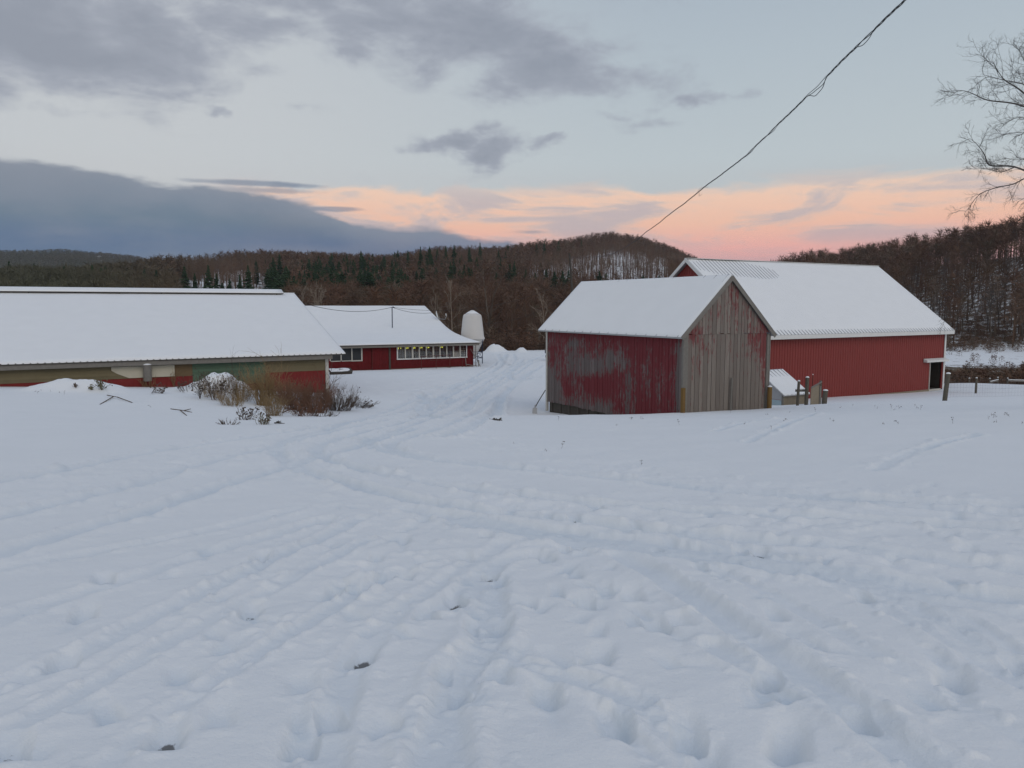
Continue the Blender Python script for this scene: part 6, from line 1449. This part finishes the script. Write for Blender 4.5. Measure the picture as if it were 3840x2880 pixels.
shrub('weed_clump', 750, 1495, 36.0, 1.15, .6, 12, 'dark_stem', 'upright dark weed on the left side of the snow heap', 'weeds', rec=7, seeds=60)
shrub('weed_clump', 700, 1465, 37.2, .7, 1.0, 16, 'dark_stem', 'dark spiky plant at the left foot of the snow heap', 'weeds', rec=6, seeds=60)
shrub('weed_clump', 610, 1475, 36.5, .55, 1.3, 12, 'dark_stem', 'sparse dark weeds left of the snow heap below the brown panel', 'weeds', rec=6, seeds=40, arch=-.05)
shrub('weed_clump', 382, 1462, 34.5, .55, .6, 14, 'olive_weed', 'grey-green leafy weed in front of the small left snow heap', 'weeds', rec=6, seeds=90)
shrub('weed_clump', 345, 1462, 34.5, .32, .6, 9, 'olive_weed', 'low grey-green weed just left of the leafy weed on the snow', 'weeds', rec=4, seeds=30)
shrub('weed_clump', 285, 1455, 35.0, .35, .4, 6, 'dark_stem', 'small dark weed on the left snow heap', 'weeds', rec=4, seeds=20)
shrub('weed_clump', 925, 1575, 33.3, .6, .8, 18, 'dark_stem', 'dark weeds poking from the snow below the tan grass', 'weeds', rec=6, seeds=60)
shrub('weed_clump', 855, 1590, 32.5, .35, 1.0, 22, 'dark_stem', 'low grey weeds in the snow in front of the heap', 'weeds', rec=4)
shrub('shrub', 1150, 1560, 35.5, .8, 1.5, 60, 'red_stem', 'low spread of loose reddish twigs along the front edge of the thicket', rec=6, seeds=50, seedmat='dark_stem', arch=-.03)
shrub('weed_clump', 1215, 1562, 35.5, .45, 1.6, 30, 'dark_stem', 'thin dark twigs lying out over the snow before the thicket', 'weeds', rec=5, lean=.4)
shrub('weed_clump', 985, 1590, 33.0, .5, .8, 20, 'olive_weed', 'low olive weeds at the front edge of the snow below the heap', 'weeds', rec=5, seeds=40, seedmat='dark_stem')
shrub('grass_clump', 560, 1452, 38.4, .6, .8, 26, 'dry_grass', 'thin dry grass against the red wall under the vent pipe', 'grass', rec=3)
shrub('grass_clump', 650, 1452, 38.5, .95, .5, 14, 'dry_grass', 'rusty dry stems in front of the brown wall panel', 'grass', rec=4, seeds=30, seedmat='red_stem')
def stick(name, pts, r, label):
    W = [Vector(ghit(u, v, 10, 80, 900)) + Vector((0, 0, h)) for u, v, h in pts[0]]; o = empty(name, W[0], 0, label, 'branch'); S = []
    for line in pts:
        P = [Vector(ghit(u, v, 10, 80, 900)) + Vector((0, 0, h)) - W[0] for u, v, h in line]
        for a, b in zip(P[:-1], P[1:]): S.append((*a, *b, r, r * .7))
    link_mesh('wood', segs_mesh('wood', S, 5), M['dark_stem'], o)
stick('fallen_branch', [[(402, 1486, .05), (440, 1495, .07), (496, 1512, .03)], [(425, 1492, .05), (375, 1518, .02)]], .022, 'long fallen stick lying on the snow left of the heap')
stick('fallen_branch', [[(640, 1535, .02), (690, 1543, .04), (720, 1548, .02)], [(675, 1540, .03), (700, 1560, .02)], [(690, 1543, .04), (715, 1538, .05)]], .018, 'small twiggy branch half buried in snow between the stick and the grass')
stick('fallen_branch', [[(570, 1478, .05), (590, 1465, .25), (605, 1458, .35)]], .02, 'bent twig sticking up by the long barn wall')
stick('fallen_branch', [[(1060, 1555, .08), (1110, 1540, .2), (1160, 1530, .3)], [(1020, 1505, .25), (1090, 1530, .15)]], .03, 'dark fallen branch in front of the reddish thicket')
# scattered weed stalks poking through the snow
def weed_src(seed):
    rg = random.Random(seed); S = []; h = rg.uniform(.10, .22); l = limb(S, rg, Vector((0, 0, -.05)), Vector((rg.gauss(0, .3), rg.gauss(0, .3), 1)), h, .005, .003, 3, .2)
    for k in range(3): limb(S, rg, l[rg.randint(1, 3)], Vector((rg.gauss(0, 1), rg.gauss(0, 1), .5)), .06, .006, .004, 1, .1)
    for k in range(3): p = l[-1] + Vector((rg.gauss(0, .03), rg.gauss(0, .03), rg.gauss(0, .02))); S.append((*p, *(p + Vector((.02, .01, .015))), .012, .008))
    me = segs_mesh('weed_stalk', S, 4); me.materials.append(M['dark_stem']); return me
WS = [weed_src(i) for i in range(6)]
spots = [(3280, 1528), (3290, 1533), (3345, 1532), (3352, 1540), (3360, 1526), (3368, 1533), (3430, 1525), (3445, 1532), (3452, 1537), (3115, 1575), (3125, 1582), (2936, 1583), (2892, 1610), (3718, 1558), (3722, 1568), (3735, 1565), (3780, 1558), (3787, 1563), (3708, 1573), (3725, 1585), (3573, 1588), (3830, 1590), (3312, 1591), (3370, 1590),
         (2740, 1548), (2790, 1592), (2548, 1592), (2310, 1598), (2360, 1570), (2365, 1574), (2402, 1572), (2414, 1573), (2095, 1577), (1864, 1577), (1870, 1581), (1790, 1607), (2405, 1745), (1933, 1668), (2105, 1680), (2050, 1694), (135, 1470), (140, 1476), (190, 1470), (222, 1473), (240, 1478), (155, 1465), (280, 1450), (568, 1528), (3198, 1524), (3150, 1530), (3060, 1545), (2960, 1548), (2870, 1556)]
for i, (u, v) in enumerate(spots):
    p = ghit(u, v, 5, 90, 900)
    if not p: continue
    o = bpy.data.objects.new('weed_stalk', WS[i % 6]); COL.objects.link(o); o.location = (p[0], p[1], p[2] + .02); o.rotation_euler = (0, 0, i * 1.3); s = .42 + (i % 3) * .14; o.scale = (s, s, s)
    tag(o, 'tiny dark weed stalk poking through the open snow', 'weed', 'tiny weed stalks poking through the snow')
# lump of debris on the snow near the drive
for (u, v, lab) in [(1862, 1578, 'small dark clump of debris on the snow left of the shed'), (1035, 1588, 'dark patch of twigs on the snow below the thicket')]:
    p = ghit(u, v, 5, 90, 900); o = empty('debris_clump', p, 0, lab, 'debris'); mb = MB(0); rg = random.Random(u)
    for k in range(14): a = rg.uniform(0, 6.28); mb.beam((math.cos(a) * .05, math.sin(a) * .05, .02), (math.cos(a) * rg.uniform(.1, .3), math.sin(a) * rg.uniform(.05, .15), rg.uniform(.0, .10)), .03, .02)
    mb.build('debris', M['dark_wood'], o)

# ------------------------------------------------------------------ thin evening haze
mh = bpy.data.materials.new('haze'); mh.use_nodes = True; th_ = NT(mh.node_tree); th_.n.clear()
pv = th_.new('ShaderNodeVolumePrincipled'); pv.inputs['Color'].default_value = (0.72, 0.80, 0.92, 1); pv.inputs['Density'].default_value = 0.00009; pv.inputs['Anisotropy'].default_value = 0.2
om = th_.new('ShaderNodeOutputMaterial'); th_.put(om.inputs['Volume'], pv.outputs[0])
mb = MB(0); mb.box(-5200, 5200, -5200, 5200, -330, 190); hz = mb.build('haze', mh); tag(hz, 'thin pale evening haze over the valley and hills', 'haze', kind='stuff')
